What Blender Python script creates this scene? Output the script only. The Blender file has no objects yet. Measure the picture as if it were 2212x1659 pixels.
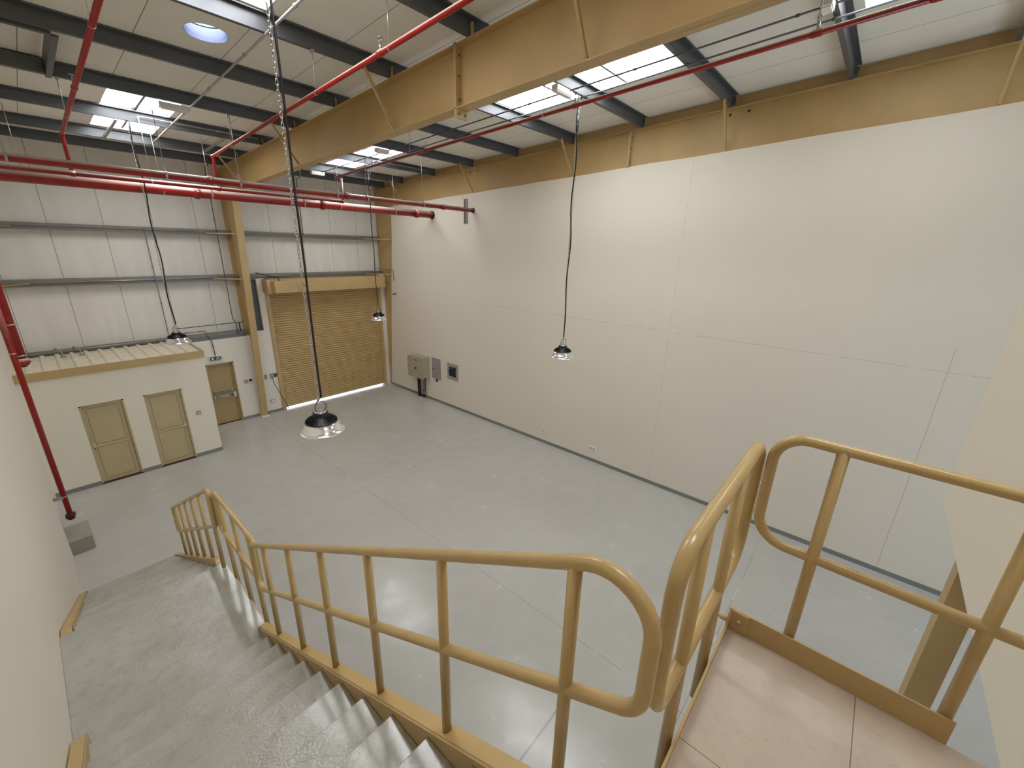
import bpy, math, random
from mathutils import Vector, Matrix
random.seed(7)
C = bpy.context.scene.collection
PI = math.pi

# ------------------------------------------------------------------ camera
cam_d = bpy.data.cameras.new('camera')
cam_d.sensor_fit = 'HORIZONTAL'
cam_d.sensor_width = 36.0
cam_d.lens = 36.0 * 897.2074 / 2212.0
cam_d.clip_start = 0.05
cam_d.clip_end = 200
cam = bpy.data.objects.new('camera', cam_d)
C.objects.link(cam)
RV = Vector((0.6571022770, -0.7533832718, 0.0251046455))
UV = Vector((0.2189962726, 0.2226646842, 0.9499795108))
FV = Vector((0.7212885900, 0.6187358759, -0.3113015994))
m4 = Matrix(((RV.x, UV.x, -FV.x, 0.0), (RV.y, UV.y, -FV.y, 0.0), (RV.z, UV.z, -FV.z, 6.0), (0, 0, 0, 1)))
cam.matrix_world = m4
bpy.context.scene.camera = cam

# ------------------------------------------------------------------ world, light, exposure
sc = bpy.context.scene
sc.view_settings.view_transform = 'Standard'
sc.view_settings.look = 'None'
sc.view_settings.exposure = 0.15
sc.view_settings.gamma = 1.0
sc.view_settings.use_curve_mapping = False
sc.cycles.max_bounces = 10
sc.cycles.diffuse_bounces = 7
sc.cycles.glossy_bounces = 4
sc.cycles.sample_clamp_indirect = 6.0
w = bpy.data.worlds.new('sky'); sc.world = w
w.use_nodes = True
bg = w.node_tree.nodes['Background']
bg.inputs[0].default_value = (0.80, 0.88, 1.0, 1)
bg.inputs[1].default_value = 4.0
SKYLIGHT = 13.5        # radiance of the translucent roof lights
DAYDOOR = 10.0          # radiance of the tall window behind the mezzanine
LENS_OFF = 0.0

# ------------------------------------------------------------------ colours / materials
def lin(r, g, b):
    f = lambda c: (c / 255.0) / 12.92 if c / 255.0 <= 0.04045 else ((c / 255.0 + 0.055) / 1.055) ** 2.4
    return (f(r), f(g), f(b), 1.0)

class NT:
    def __init__(s, name):
        s.m = bpy.data.materials.new(name); s.m.use_nodes = True
        s.t = s.m.node_tree; s.n = s.t.nodes; s.l = s.t.links
        s.b = s.n['Principled BSDF']
    def add(s, typ, **kw):
        nd = s.n.new(typ)
        for k, v in kw.items(): setattr(nd, k, v)
        return nd
    def link(s, a, b): s.l.new(a, b)
    def math(s, op, a, b=None, c=None):
        nd = s.n.new('ShaderNodeMath'); nd.operation = op
        for i, v in enumerate((a, b, c)):
            if v is None: continue
            if isinstance(v, (int, float)): nd.inputs[i].default_value = v
            else: s.link(v, nd.inputs[i])
        return nd.outputs[0]
    def coords(s):
        g = s.add('ShaderNodeNewGeometry'); sp = s.add('ShaderNodeSeparateXYZ')
        s.link(g.outputs['Position'], sp.inputs[0]); return g.outputs['Position'], sp.outputs
    def noise(s, vec, scale, detail=3.0, rough=0.55, dist=0.0):
        nd = s.add('ShaderNodeTexNoise'); nd.inputs['Scale'].default_value = scale
        nd.inputs['Detail'].default_value = detail; nd.inputs['Roughness'].default_value = rough
        nd.inputs['Distortion'].default_value = dist
        if vec is not None: s.link(vec, nd.inputs['Vector'])
        return nd.outputs['Fac']
    def ramp(s, fac, stops):
        nd = s.add('ShaderNodeValToRGB'); e = nd.color_ramp.elements
        while len(e) < len(stops): e.new(0.5)
        for i, (p, c) in enumerate(stops): e[i].position = p; e[i].color = c
        s.link(fac, nd.inputs[0]); return nd.outputs[0]
    def mix(s, fac, a, b):
        nd = s.add('ShaderNodeMix'); nd.data_type = 'RGBA'
        if isinstance(fac, (int, float)): nd.inputs[0].default_value = fac
        else: s.link(fac, nd.inputs[0])
        for i, v in ((6, a), (7, b)):
            if isinstance(v, tuple): nd.inputs[i].default_value = v
            else: s.link(v, nd.inputs[i])
        return nd.outputs[2]
    def bump(s, h, strength, dist=0.01):
        nd = s.add('ShaderNodeBump'); nd.inputs['Strength'].default_value = strength
        nd.inputs['Distance'].default_value = dist
        s.link(h, nd.inputs['Height']); s.link(nd.outputs[0], s.b.inputs['Normal'])
    def scaled(s, vec, sx, sy, sz):
        nd = s.add('ShaderNodeVectorMath', operation='MULTIPLY'); nd.inputs[1].default_value = (sx, sy, sz)
        s.link(vec, nd.inputs[0]); return nd.outputs[0]

def paint(name, col, rough=0.5, var=0.08, scale=3.0, metallic=0.0, bump=0.0, bscale=60.0, spec=0.5):
    k = NT(name); pos, xyz = k.coords()
    n = k.noise(pos, scale, 4)
    dark = tuple(c * (1 - var) for c in col[:3]) + (1,); lite = tuple(min(1, c * (1 + var)) for c in col[:3]) + (1,)
    k.link(k.ramp(n, [(0.3, dark), (0.7, lite)]), k.b.inputs['Base Color'])
    k.b.inputs['Roughness'].default_value = rough
    k.b.inputs['Metallic'].default_value = metallic
    k.b.inputs['Specular IOR Level'].default_value = spec
    if bump: k.bump(k.noise(pos, bscale, 3), bump, 0.004)
    return k.m

def line_mask(k, coord, centre, half, wob=None, wamt=0.0):
    v = k.math('SUBTRACT', coord, centre)
    if wob is not None:
        v = k.math('ADD', v, k.math('MULTIPLY', k.math('SUBTRACT', wob, 0.5), wamt))
    return k.math('LESS_THAN', k.math('ABSOLUTE', v), half)

M = {}
M['tan'] = paint('tan_steel_paint', lin(184, 156, 106), 0.42, 0.07, 1.6)
M['rail'] = paint('tan_railing_gloss', lin(180, 153, 103), 0.25, 0.06, 5.0, bump=0.25, bscale=45)
M['tan_web'] = paint('tan_rafter_paint', lin(184, 154, 102), 0.5, 0.10, 0.9)
M['tan_door'] = paint('beige_door_paint', lin(184, 168, 130), 0.45, 0.04, 2.0)
M['tan_exit'] = paint('tan_exit_door_paint', lin(166, 140, 96), 0.45, 0.05, 2.0)
M['curtain'] = paint('tan_shutter_paint', lin(184, 156, 106), 0.36, 0.06, 2.5)
M['groove'] = paint('door_groove', lin(120, 96, 60), 0.7, 0.05)
M['galv'] = paint('galvanised_steel', lin(92, 94, 97), 0.42, 0.06, 2.0, metallic=0.4)
M['girt'] = paint('dull_galvanised_girt', lin(124, 120, 114), 0.45, 0.06, 2.0, metallic=0.35)
M['pipe_g'] = paint('dull_grey_conduit', lin(126, 122, 114), 0.45, 0.08, 6.0, metallic=0.3)
M['galv_l'] = paint('zinc_conduit', lin(172, 170, 166), 0.35, 0.06, 9.0, metallic=0.6)
M['dkgalv'] = paint('dark_grey_steel', lin(92, 92, 90), 0.5, 0.15, 6.0, metallic=0.3)
M['black'] = paint('black_plastic', lin(20, 20, 21), 0.42, 0.1, 8.0)
M['darkred'] = paint('dark_red_primer', lin(72, 28, 20), 0.6, 0.1)
M['white_p'] = paint('white_plastic', lin(226, 222, 216), 0.4, 0.03)
M['grey_p'] = paint('grey_plastic', lin(150, 148, 146), 0.4, 0.05)
M['enc'] = paint('olive_grey_enclosure', lin(168, 160, 134), 0.5, 0.04)
M['cab'] = paint('grey_cabinet_paint', lin(150, 146, 144), 0.4, 0.05)
M['green'] = paint('sign_green', lin(12, 62, 50), 0.4, 0.02)
M['signwhite'] = paint('sign_white', lin(232, 234, 230), 0.4, 0.01)
M['base'] = paint('grey_skirting_paint', lin(126, 126, 122), 0.5, 0.06)
M['plinth'] = paint('grey_concrete_paint', lin(150, 148, 136), 0.45, 0.07, 4)
M['steel'] = paint('brushed_steel', lin(190, 188, 186), 0.3, 0.06, 8.0, metallic=0.85)
M['creamtop'] = paint('worn_roof_sheet', lin(216, 207, 186), 0.55, 0.10, 2.0)

def mk_red():
    k = NT('red_pipe_paint'); pos, xyz = k.coords()
    base = k.ramp(k.noise(pos, 5, 3), [(0.3, lin(140, 22, 16)), (0.7, lin(160, 30, 20))])
    g = k.add('ShaderNodeNewGeometry'); sp = k.add('ShaderNodeSeparateXYZ'); k.link(g.outputs['Normal'], sp.inputs[0])
    # settled dust lies on the upper side of the pipes
    mr = k.add('ShaderNodeMapRange'); mr.inputs[1].default_value = 0.02; mr.inputs[2].default_value = 0.5
    k.link(sp.outputs[2], mr.inputs[0])
    f = k.math('MULTIPLY', mr.outputs[0], 0.9)
    k.link(k.mix(f, base, lin(206, 192, 182)), k.b.inputs['Base Color'])
    k.b.inputs['Roughness'].default_value = 0.32
    return k.m
M['red'] = mk_red()

def mk_wall(name, col, cracks=False):
    k = NT(name); pos, xyz = k.coords()
    n1 = k.noise(pos, 0.45, 3); n2 = k.noise(pos, 7, 4)
    d = tuple(c * 0.93 for c in col[:3]) + (1,)
    c = k.mix(k.math('MULTIPLY', n1, 0.9), col, d)
    stain = k.math('GREATER_THAN', k.noise(k.scaled(pos, 1, 1, .6), 2.2, 5, .7), 0.69)
    c = k.mix(k.math('MULTIPLY', stain, 0.10), c, lin(196, 170, 130))
    if cracks:
        wob = k.noise(pos, 1.4, 4); br = k.noise(pos, 3.0, 2)
        on = k.math('GREATER_THAN', br, 0.44)
        h = line_mask(k, xyz[2], 4.17, 0.0045, wob, 0.05)
        h = k.math('MULTIPLY', h, k.math('LESS_THAN', xyz[1], 10.0))
        v1 = line_mask(k, xyz[1], 3.63, 0.0035, wob, 0.06); v2 = line_mask(k, xyz[1], -1.17, 0.006, wob, 0.06)
        a = k.math('MULTIPLY', k.math('MAXIMUM', h, v1), on)
        a = k.math('MAXIMUM', a, k.math('MULTIPLY', v2, k.math('LESS_THAN', xyz[2], 4.6)))
        c = k.mix(k.math('MULTIPLY', a, 0.38), c, lin(120, 110, 96))
    k.link(c, k.b.inputs['Base Color'])
    k.b.inputs['Roughness'].default_value = 0.55
    k.bump(n2, 0.12, 0.004)
    return k.m
M['wall'] = mk_wall('cream_wall_paint', lin(230, 223, 210))
M['wall_r'] = mk_wall('cream_right_wall_paint', lin(228, 220, 206), True)
M['cream'] = mk_wall('cream_partition_paint', lin(231, 223, 204))

def mk_floor():
    k = NT('grey_epoxy_floor'); pos, xyz = k.coords()
    n1 = k.noise(pos, 0.35, 4); n2 = k.noise(pos, 2.5, 5, 0.65)
    c = k.ramp(n1, [(0.3, lin(174, 172, 165)), (0.7, lin(184, 182, 175))])
    c = k.mix(k.ramp(n2, [(0.45, (0, 0, 0, 1)), (0.8, (.22, .22, .22, 1))]), c, lin(204, 203, 199))
    wob = k.noise(pos, 1.1, 4)
    a = line_mask(k, xyz[0], 4.65, 0.005, wob, 0.03)
    b = line_mask(k, xyz[1], 8.92, 0.005, wob, 0.03)
    d = line_mask(k, xyz[1], 0.78, 0.005, wob, 0.03)
    e = k.math('MULTIPLY', line_mask(k, xyz[1], 2.06, 0.014, wob, 0.02), k.math('LESS_THAN', xyz[0], 3.75))
    f = k.math('MULTIPLY', k.math('MAXIMUM', b, d), k.math('GREATER_THAN', xyz[0], 1.6))
    ln = k.math('MAXIMUM', k.math('MAXIMUM', a, f), e)
    on = k.math('GREATER_THAN', k.noise(pos, 2.0, 2), 0.42)
    ln2 = k.math('MULTIPLY', ln, on)
    c = k.mix(k.math('MULTIPLY', ln2, 0.55), c, lin(112, 112, 106))
    chip = k.math('MULTIPLY', ln, k.math('GREATER_THAN', k.noise(pos, 1.7, 3), 0.62))
    c = k.mix(chip, c, lin(205, 202, 196))
    # pale bluish strip beside the right wall
    strip = k.math('MULTIPLY', k.math('GREATER_THAN', k.math('ADD', xyz[0], k.math('MULTIPLY', n2, 0.12)), 9.98), k.math('LESS_THAN', xyz[1], 9.0))
    c = k.mix(k.math('MULTIPLY', strip, 0.3), c, lin(190, 196, 200))
    k.link(c, k.b.inputs['Base Color'])
    k.link(k.ramp(n2, [(0.35, (0.17, 0.17, 0.17, 1)), (0.7, (0.28, 0.28, 0.28, 1))]), k.b.inputs['Roughness'])
    k.b.inputs['Specular IOR Level'].default_value = 0.5
    fine = k.noise(pos, 26, 5, 0.7)
    patch = k.ramp(k.noise(pos, 1.3, 3), [(0.52, (0, 0, 0, 1)), (0.66, (1, 1, 1, 1))])
    hgt = k.math('ADD', k.math('MULTIPLY', k.math('MULTIPLY', fine, patch), 1.2), k.math('MULTIPLY', k.noise(pos, 2.0, 2), 0.8))
    k.bump(hgt, 0.22, 0.01)
    return k.m
M['floor'] = mk_floor()

def mk_tread():
    k = NT('grey_trowelled_step_paint'); pos, xyz = k.coords()
    n1 = k.noise(pos, 2.2, 5, 0.65); n2 = k.noise(pos, 7, 5, 0.7)
    c = k.ramp(n1, [(0.3, lin(158, 156, 147)), (0.7, lin(174, 172, 163))])
    c = k.mix(k.ramp(n2, [(0.5, (0, 0, 0, 1)), (0.75, (.35, .35, .35, 1))]), c, lin(122, 117, 105))
    dots = k.math('GREATER_THAN', k.noise(pos, 38, 1), 0.80)
    c = k.mix(k.math('MULTIPLY', dots, 0.7), c, lin(70, 64, 56))
    k.link(c, k.b.inputs['Base Color'])
    k.b.inputs['Roughness'].default_value = 0.22
    k.b.inputs['Coat Weight'].default_value = 0.45; k.b.inputs['Coat Roughness'].default_value = 0.12
    wv = k.add('ShaderNodeTexWave'); wv.wave_type = 'BANDS'; wv.bands_direction = 'DIAGONAL'
    wv.inputs['Scale'].default_value = 9.0; wv.inputs['Distortion'].default_value = 22.0
    wv.inputs['Detail'].default_value = 3.0; wv.inputs['Detail Scale'].default_value = 1.6
    k.link(pos, wv.inputs['Vector'])
    mask = k.ramp(k.noise(pos, 2.8, 3), [(0.42, (0, 0, 0, 1)), (0.6, (1, 1, 1, 1))])
    h = k.math('ADD', k.math('MULTIPLY', k.math('MULTIPLY', wv.outputs['Fac'], mask), 0.55), k.math('MULTIPLY', k.noise(pos, 22, 5, 0.7), 0.9))
    k.bump(h, 0.42, 0.006)
    return k.m
M['tread'] = mk_tread()

def mk_ceiling():
    k = NT('off_white_roof_panel'); pos, xyz = k.coords()
    c = k.ramp(k.noise(pos, 0.8, 3), [(0.3, lin(226, 221, 208)), (0.7, lin(234, 229, 218))])
    # panel joints every 1.045 m, running with the slope
    f = k.math('FRACT', k.math('DIVIDE', k.math('SUBTRACT', xyz[0], 0.685 - 10 * 1.043), 1.043))
    ln = k.math('LESS_THAN', f, 0.012)
    c = k.mix(k.math('MULTIPLY', ln, 0.7), c, lin(80, 74, 64))
    r = k.math('FRACT', k.math('MULTIPLY', xyz[0], 22.0))
    c = k.mix(k.math('MULTIPLY', k.math('LESS_THAN', r, 0.2), 0.05), c, lin(150, 140, 122))
    c = k.mix(k.math('MULTIPLY', k.math('GREATER_THAN', k.noise(pos, 90, 2), 0.6), 0.15), c, lin(140, 132, 116))
    k.link(c, k.b.inputs['Base Color']); k.b.inputs['Roughness'].default_value = 0.6
    return k.m
M['ceiling'] = mk_ceiling()

def mk_clad():
    k = NT('off_white_wall_panel'); pos, xyz = k.coords()
    c = k.ramp(k.noise(k.scaled(pos, 3, 1, .35), 1.2, 4), [(0.3, lin(212, 207, 197)), (0.7, lin(223, 219, 210))])
    f = k.math('FRACT', k.math('DIVIDE', k.math('SUBTRACT', xyz[0], 0.727 - 10 * 1.047), 1.047))
    ln = k.math('LESS_THAN', f, 0.012)
    c = k.mix(k.math('MULTIPLY', ln, 0.75), c, lin(88, 80, 70))
    c = k.mix(k.math('MULTIPLY', k.math('GREATER_THAN', k.noise(pos, 80, 2), 0.6), 0.10), c, lin(150, 142, 128))
    k.link(c, k.b.inputs['Base Color']); k.b.inputs['Roughness'].default_value = 0.5
    return k.m
M['clad'] = mk_clad()

def mk_tile():
    k = NT('beige_floor_tile'); pos, xyz = k.coords()
    c = k.ramp(k.noise(pos, 5, 5, .7), [(0.3, lin(180, 165, 149)), (0.7, lin(194, 179, 163))])
    vein = k.math('GREATER_THAN', k.noise(pos, 24, 5, .75, 1.5), 0.60)
    c = k.mix(k.math('MULTIPLY', vein, 0.22), c, lin(150, 128, 104))
    wob = k.noise(pos, 2, 2)
    l1 = line_mask(k, xyz[0], 1.24, 0.0018); l2 = line_mask(k, xyz[1], -0.294, 0.0018)
    l3 = line_mask(k, xyz[0], 0.64, 0.0018)
    ln = k.math('MAXIMUM', k.math('MAXIMUM', k.math('MULTIPLY', l1, k.math('GREATER_THAN', xyz[1], -0.294)), l2), l3)
    c = k.mix(k.math('MULTIPLY', ln, 0.75), c, lin(92, 78, 62))
    k.link(c, k.b.inputs['Base Color']); k.b.inputs['Roughness'].default_value = 0.32
    k.b.inputs['Specular IOR Level'].default_value = 0.35
    return k.m
M['tile'] = mk_tile()

def emis(name, col, s, texture=False):
    k = NT(name)
    e = k.add('ShaderNodeEmission'); e.inputs[0].default_value = col; e.inputs[1].default_value = s
    k.link(e.outputs[0], k.n['Material Output'].inputs['Surface']); return k.m
M['skylight'] = emis('translucent_daylight_sheet', (0.96, 0.98, 1.0, 1), SKYLIGHT)
M['tubelight'] = emis('daylight_tube_lens', (0.80, 0.85, 1.0, 1), 2.2)
M['office_fill'] = emis('added_fill_emitter', (1.0, 0.97, 0.93, 1), 6.0)  # glow of the added fill panels behind the camera
M['daywin'] = emis('daylit_glass', (0.62, 0.78, 1.0, 1), DAYDOOR)
k = NT('mirror_liner'); k.b.inputs['Base Color'].default_value = (0.75, 0.78, 0.88, 1); k.b.inputs['Metallic'].default_value = 0.9; k.b.inputs['Roughness'].default_value = 0.22; M['liner'] = k.m
k = NT('prismatic_reflector'); pos, xyz = k.coords()
k.b.inputs['Base Color'].default_value = (0.86, 0.85, 0.83, 1); k.b.inputs['Metallic'].default_value = 0.8
k.b.inputs['Roughness'].default_value = 0.16; k.b.inputs['Alpha'].default_value = 0.9
M['reflector'] = k.m
k = NT('dark_cabinet_glass'); k.b.inputs['Base Color'].default_value = (0.02, 0.025, 0.025, 1); k.b.inputs['Roughness'].default_value = 0.05; k.b.inputs['Alpha'].default_value = 0.35; M['glass'] = k.m

# ------------------------------------------------------------------ mesh builder
class MB:
    def __init__(s): s.v = []; s.f = []; s.sm = []
    def add(s, vs, fs, smooth=False):
        o = len(s.v); s.v += [Vector(v) for v in vs]
        for f in fs: s.f.append([i + o for i in f]); s.sm.append(smooth)
        return s
    def box(s, x0, x1, y0, y1, z0, z1):
        vs = [(x, y, z) for x in (x0, x1) for y in (y0, y1) for z in (z0, z1)]
        return s.add(vs, [(0, 1, 3, 2), (4, 6, 7, 5), (0, 4, 5, 1), (2, 3, 7, 6), (0, 2, 6, 4), (1, 5, 7, 3)])
    def prism(s, poly, d):      # poly: list of 3D points (one planar face), extruded by vector d
        n = len(poly); d = Vector(d)
        vs = [Vector(p) for p in poly] + [Vector(p) + d for p in poly]
        fs = [list(range(n))[::-1], [i + n for i in range(n)]]
        fs += [(i, (i + 1) % n, (i + 1) % n + n, i + n) for i in range(n)]
        return s.add(vs, fs)
    def tube(s, pts, r, seg=12, closed=False, cap=True):
        pts = [Vector(p) for p in pts]; n = len(pts); rings = []
        T = []
        for i in range(n):
            if closed: t = (pts[(i + 1) % n] - pts[i - 1])
            else: t = pts[min(i + 1, n - 1)] - pts[max(i - 1, 0)]
            T.append(t.normalized())
        up = Vector((0, 0, 1)) if abs(T[0].z) < 0.9 else Vector((0, 1, 0))
        u = T[0].cross(up).normalized()
        vs = []
        for i in range(n):
            u = (u - T[i] * u.dot(T[i])).normalized(); v = T[i].cross(u)
            rr = r[i] if isinstance(r, (list, tuple)) else r
            for k in range(seg):
                a = 2 * PI * k / seg; vs.append(pts[i] + (u * math.cos(a) + v * math.sin(a)) * rr)
        fs = []
        for i in range(n if closed else n - 1):
            j = (i + 1) % n
            for k in range(seg):
                q = (k + 1) % seg; fs.append((i * seg + k, i * seg + q, j * seg + q, j * seg + k))
        s.add(vs, fs, True)
        if cap and not closed:
            o = len(s.v) - len(vs)
            s.f.append([o + k for k in range(seg)][::-1]); s.sm.append(False)
            s.f.append([o + (n - 1) * seg + k for k in range(seg)]); s.sm.append(False)
        return s
    def lathe(s, prof, c, seg=32, axis='z'):   # prof: (r, h) list
        vs = []; c = Vector(c)
        for (r, h) in prof:
            for k in range(seg):
                a = 2 * PI * k / seg
                p = (r * math.cos(a), r * math.sin(a), h)
                if axis == 'x': p = (h, r * math.cos(a), r * math.sin(a))
                if axis == 'y': p = (r * math.cos(a), h, r * math.sin(a))
                vs.append(c + Vector(p))
        fs = []
        for i in range(len(prof) - 1):
            for k in range(seg):
                q = (k + 1) % seg; fs.append((i * seg + k, i * seg + q, (i + 1) * seg + q, (i + 1) * seg + k))
        return s.add(vs, fs, True)
    def build(s, name, mat, parent=None, loc=None, bevel=0.0):
        if parent is not None: off = wloc(parent)
        elif loc is not None: off = Vector(loc)
        else: off = Vector((0, 0, 0))
        me = bpy.data.meshes.new(name)
        me.from_pydata([v - off for v in s.v], [], s.f)
        me.polygons.foreach_set('use_smooth', s.sm)
        me.materials.append(mat); me.update()
        o = bpy.data.objects.new(name, me); C.objects.link(o)
        if parent is not None: o.parent = parent
        else: o.location = off
        if bevel:
            b = o.modifiers.new('bevel', 'BEVEL'); b.width = bevel; b.segments = 2; b.limit_method = 'ANGLE'
        return o
def wloc(o):
    v = Vector(o.location)
    while o.parent: o = o.parent; v += Vector(o.location)
    return v
def tag(o, label, cat, group=None):
    o['label'] = label; o['category'] = cat
    if group: o['group'] = group
    return o
def thing(name, label, cat, loc, group=None):
    o = bpy.data.objects.new(name, None); C.objects.link(o); o.location = loc
    o.empty_display_size = 0.1
    return tag(o, label, cat, group)
def struct(o): o['kind'] = 'structure'; return o
def fillet(pts, r, seg=8, closed=False):
    P = [Vector(p) for p in pts]; n = len(P); out = []
    for i in range(n):
        if not closed and i in (0, n - 1): out.append(P[i]); continue
        rr = r[i] if isinstance(r, (list, tuple)) else r
        a = (P[i - 1] - P[i]); b = (P[(i + 1) % n] - P[i]); la, lb = a.length, b.length
        a.normalize(); b.normalize(); ang = a.angle(b)
        if rr <= 0 or ang > PI - 0.02: out.append(P[i]); continue
        t = min(rr / math.tan(ang / 2), la * 0.48, lb * 0.48); r2 = t * math.tan(ang / 2)
        cen = P[i] + (a + b).normalized() * (r2 / math.sin(ang / 2))
        s0 = P[i] + a * t - cen; s1 = P[i] + b * t - cen; tot = s0.angle(s1)
        for k in range(seg + 1):
            f = k / seg
            out.append(cen + (s0 * math.sin((1 - f) * tot) + s1 * math.sin(f * tot)) / math.sin(tot))
    return out
def copy_tree(o, parent=None):
    c = o.copy(); C.objects.link(c); c.parent = parent
    for ch in list(o.children): copy_tree(ch, c)
    return c
def text_mesh(s, size, mat, name, parent, origin, xdir, zdir, extr=0.001):
    cu = bpy.data.curves.new('t', 'FONT'); cu.body = s; cu.size = size; cu.extrude = extr
    cu.align_x = 'CENTER'; cu.align_y = 'CENTER'
    t = bpy.data.objects.new('t', cu); C.objects.link(t)
    bpy.context.view_layer.update()
    me = bpy.data.meshes.new_from_object(t.evaluated_get(bpy.context.evaluated_depsgraph_get()))
    bpy.data.objects.remove(t)
    X = Vector(xdir); Z = Vector(zdir); N = X.cross(Z)
    off = wloc(parent)
    for v in me.vertices: v.co = Vector(origin) + X * v.co.x + Z * v.co.y + N * v.co.z - off
    me.materials.clear(); me.materials.append(mat)
    o = bpy.data.objects.new(name, me); C.objects.link(o); o.parent = parent
    return o

# ------------------------------------------------------------------ main dimensions (metres, camera stands over x=0 y=0)
XR = 10.02; XL = -0.52; YB = 15.92; YF = -9.0
def ztop(y): return 8.92 - 0.0545 * y      # top of rafters = underside of purlins
def zroof(y): return ztop(y) + 0.20        # underside of roof panels
def zbot(y): return 8.12 - 0.048 * y       # underside of rafters

# ------------------------------------------------------------------ setting: floor, walls, ceiling
b = MB(); b.box(-0.9, 10.35, YF - .2, 16.25, -0.2, 0.0); struct(b.build('floor', M['floor']))
b = MB(); b.box(-2, 13, 16.25, 34, -0.2, -0.01)
apron = paint('sunlit_concrete', lin(235, 232, 226), 0.7, 0.03); struct(b.build('floor_outside', apron))

def ycol(z): return 15.80 - 0.74 * min(1, z / 6.6)     # inner face of the tapered frame columns
b = MB()
pts = [(0, YF), (0, 15.80), (6.6, 15.06), (zbot(15.0) + .01, 15.03)] 
ys = [15.03 - i * (15.03 - YF) / 30 for i in range(31)]
poly = [(XR, YF, 0), (XR, 15.80, 0), (XR, 15.06, 6.6)] + [(XR, y, zbot(y) + 0.01 + random.uniform(-.012, .012)) for y in ys]
b.prism(poly, (0.2, 0, 0)); struct(b.build('wall_right', M['wall_r']))
b = MB(); b.prism([(10.22, YF, 0), (10.22, 16.3, 0), (10.22, 16.3, zroof(16.3) + .3), (10.22, YF, zroof(YF) + .3)], (0.1, 0, 0))
struct(b.build('wall_right_sheeting', M['tan']))
b = MB(); b.prism([(XL, -1.0, 0), (XL, 10.86, 0), (XL, 10.86, zroof(10.86) + .2), (XL, -1.0, zroof(-1) + .2)], (-0.4, 0, 0))
struct(b.build('wall_left', M['wall']))
b = MB(); b.prism([(-.60, 10.86, 0), (-.60, 16.3, 0), (-.60, 16.3, zroof(16.3) + .2), (-.60, 10.86, zroof(10.86) + .2)], (-0.3, 0, 0))
b.box(-.9, -.6, YF, -1, 0, zroof(YF) + .3)
struct(b.build('wall_left_recess', M['wall']))
# back wall: plastered block below, insulated panels above
b = MB()
b.box(-.9, 3.30, YB, 16.15, 0, 2.93); b.box(3.30, 4.09, YB, 16.15, 2.14, 2.93); b.box(4.09, 4.86, YB, 16.15, 0, 2.93)
b.box(4.84, 5.18, YB, 16.15, 0, 3.05); b.box(5.18, 5.42, YB, 16.15, 0, 4.80)
b.box(9.84, 10.3, YB, 16.15, 0, 4.80)
struct(b.build('wall_back', M['wall']))
b = MB()
b.box(-.9, 5.42, 16.15, 16.25, 2.93, 8.6); b.box(5.42, 10.3, 16.15, 16.25, 4.76, 8.6)
struct(b.build('wall_back_panels', M['clad']))
b = MB(); b.box(-.9, 3.2, 16.15, 16.25, 0, 2.93); b.box(4.2, 5.42, 16.15, 16.25, 0, 2.93); b.box(3.2, 4.2, 16.15, 16.25, 2.2, 2.93); b.box(9.84, 10.3, 16.15, 16.25, 0, 4.76)
b.box(4.98, 5.18, 16.06, 16.12, 3.05, 4.8)
struct(b.build('wall_back_outer', M['dkgalv']))
# front wall far behind the camera, with a tall daylit window that cools the corner
b = MB(); b.box(-.9, 6.6, YF - .2, YF, 0, 9.8); b.box(9.7, 10.3, YF - .2, YF, 0, 9.8); b.box(6.6, 9.7, YF - .2, YF, 4.2, 9.8)
struct(b.build('wall_front', M['wall']))
b = MB(); b.box(6.6, 9.7, YF - .12, YF - .1, 0, 4.2); wn = struct(b.build('window_1', M['daywin']))
b = MB()
for x in (6.6, 7.6, 8.6, 9.64): b.box(x, x + .06, YF - .1, YF - .02, 0, 4.2)
b.box(6.6, 9.7, YF - .1, YF - .02, 2.1, 2.16); b.build('frame', M['steel'], wn)
# mezzanine block above and behind the stair head
b = MB(); b.box(1.95, 6.0, -1.12, -1.0, 3.55, 4.28); b.box(1.62, 6.0, -1.12, -1.0, 4.28, 9.18); b.box(-.6, -.46, -1.12, -1.0, 4.28, 9.18); b.box(-.46, 1.62, -1.12, -1.0, 6.55, 9.18)
b.box(5.88, 6.0, YF, -1.12, 3.55, 9.8)
struct(b.build('wall_mezzanine', M['cream']))
b = MB(); b.box(-.6, 5.88, YF, -1.12, 3.55, 4.26); struct(b.build('ceiling_mezzanine_soffit', M['cream']))
b = MB(); b.box(-.6, 3.4, -5.1, -5.0, 4.26, 7.1); b.box(3.3, 3.4, -5.0, -1.12, 4.26, 7.1); b.box(-.6, -.5, -5.0, -1.12, 4.26, 7.1)
struct(b.build('wall_office', M['wall']))
struct(MB().box(-.6, 3.4, -5.0, -1.12, 7.1, 7.2).build('ceiling_office', M['wall']))
for y_ in (-2.1, -3.6):  # unseen glowing panels added to brighten the left wall and railings
    lt = thing('added_fill_light', 'added unseen fill panel in the office behind the platform, ' + ('near the doorway' if y_ > -3 else 'at the far side'), 'fill light', (1.0, y_, 7.09), 'added office fill panels')
    MB().box(.7, 1.3, y_ - .3, y_ + .3, 7.06, 7.10).build('fill_panel_frame', M['white_p'], lt)
    MB().box(.73, 1.27, y_ - .27, y_ + .27, 7.052, 7.06).build('diffuser', M['office_fill'], lt)
# skirting
b = MB(); b.box(XR - .012, XR, YF, 15.80, 0, .10); struct(b.build('baseboard_right', M['base']))
b = MB(); b.box(2.88, 3.30, YB - .012, YB, 0, .10); b.box(4.09, 4.62, YB - .012, YB, 0, .10); b.box(4.84, 5.40, YB - .012, YB, 0, .10)
struct(b.build('baseboard_back', M['base']))

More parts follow.
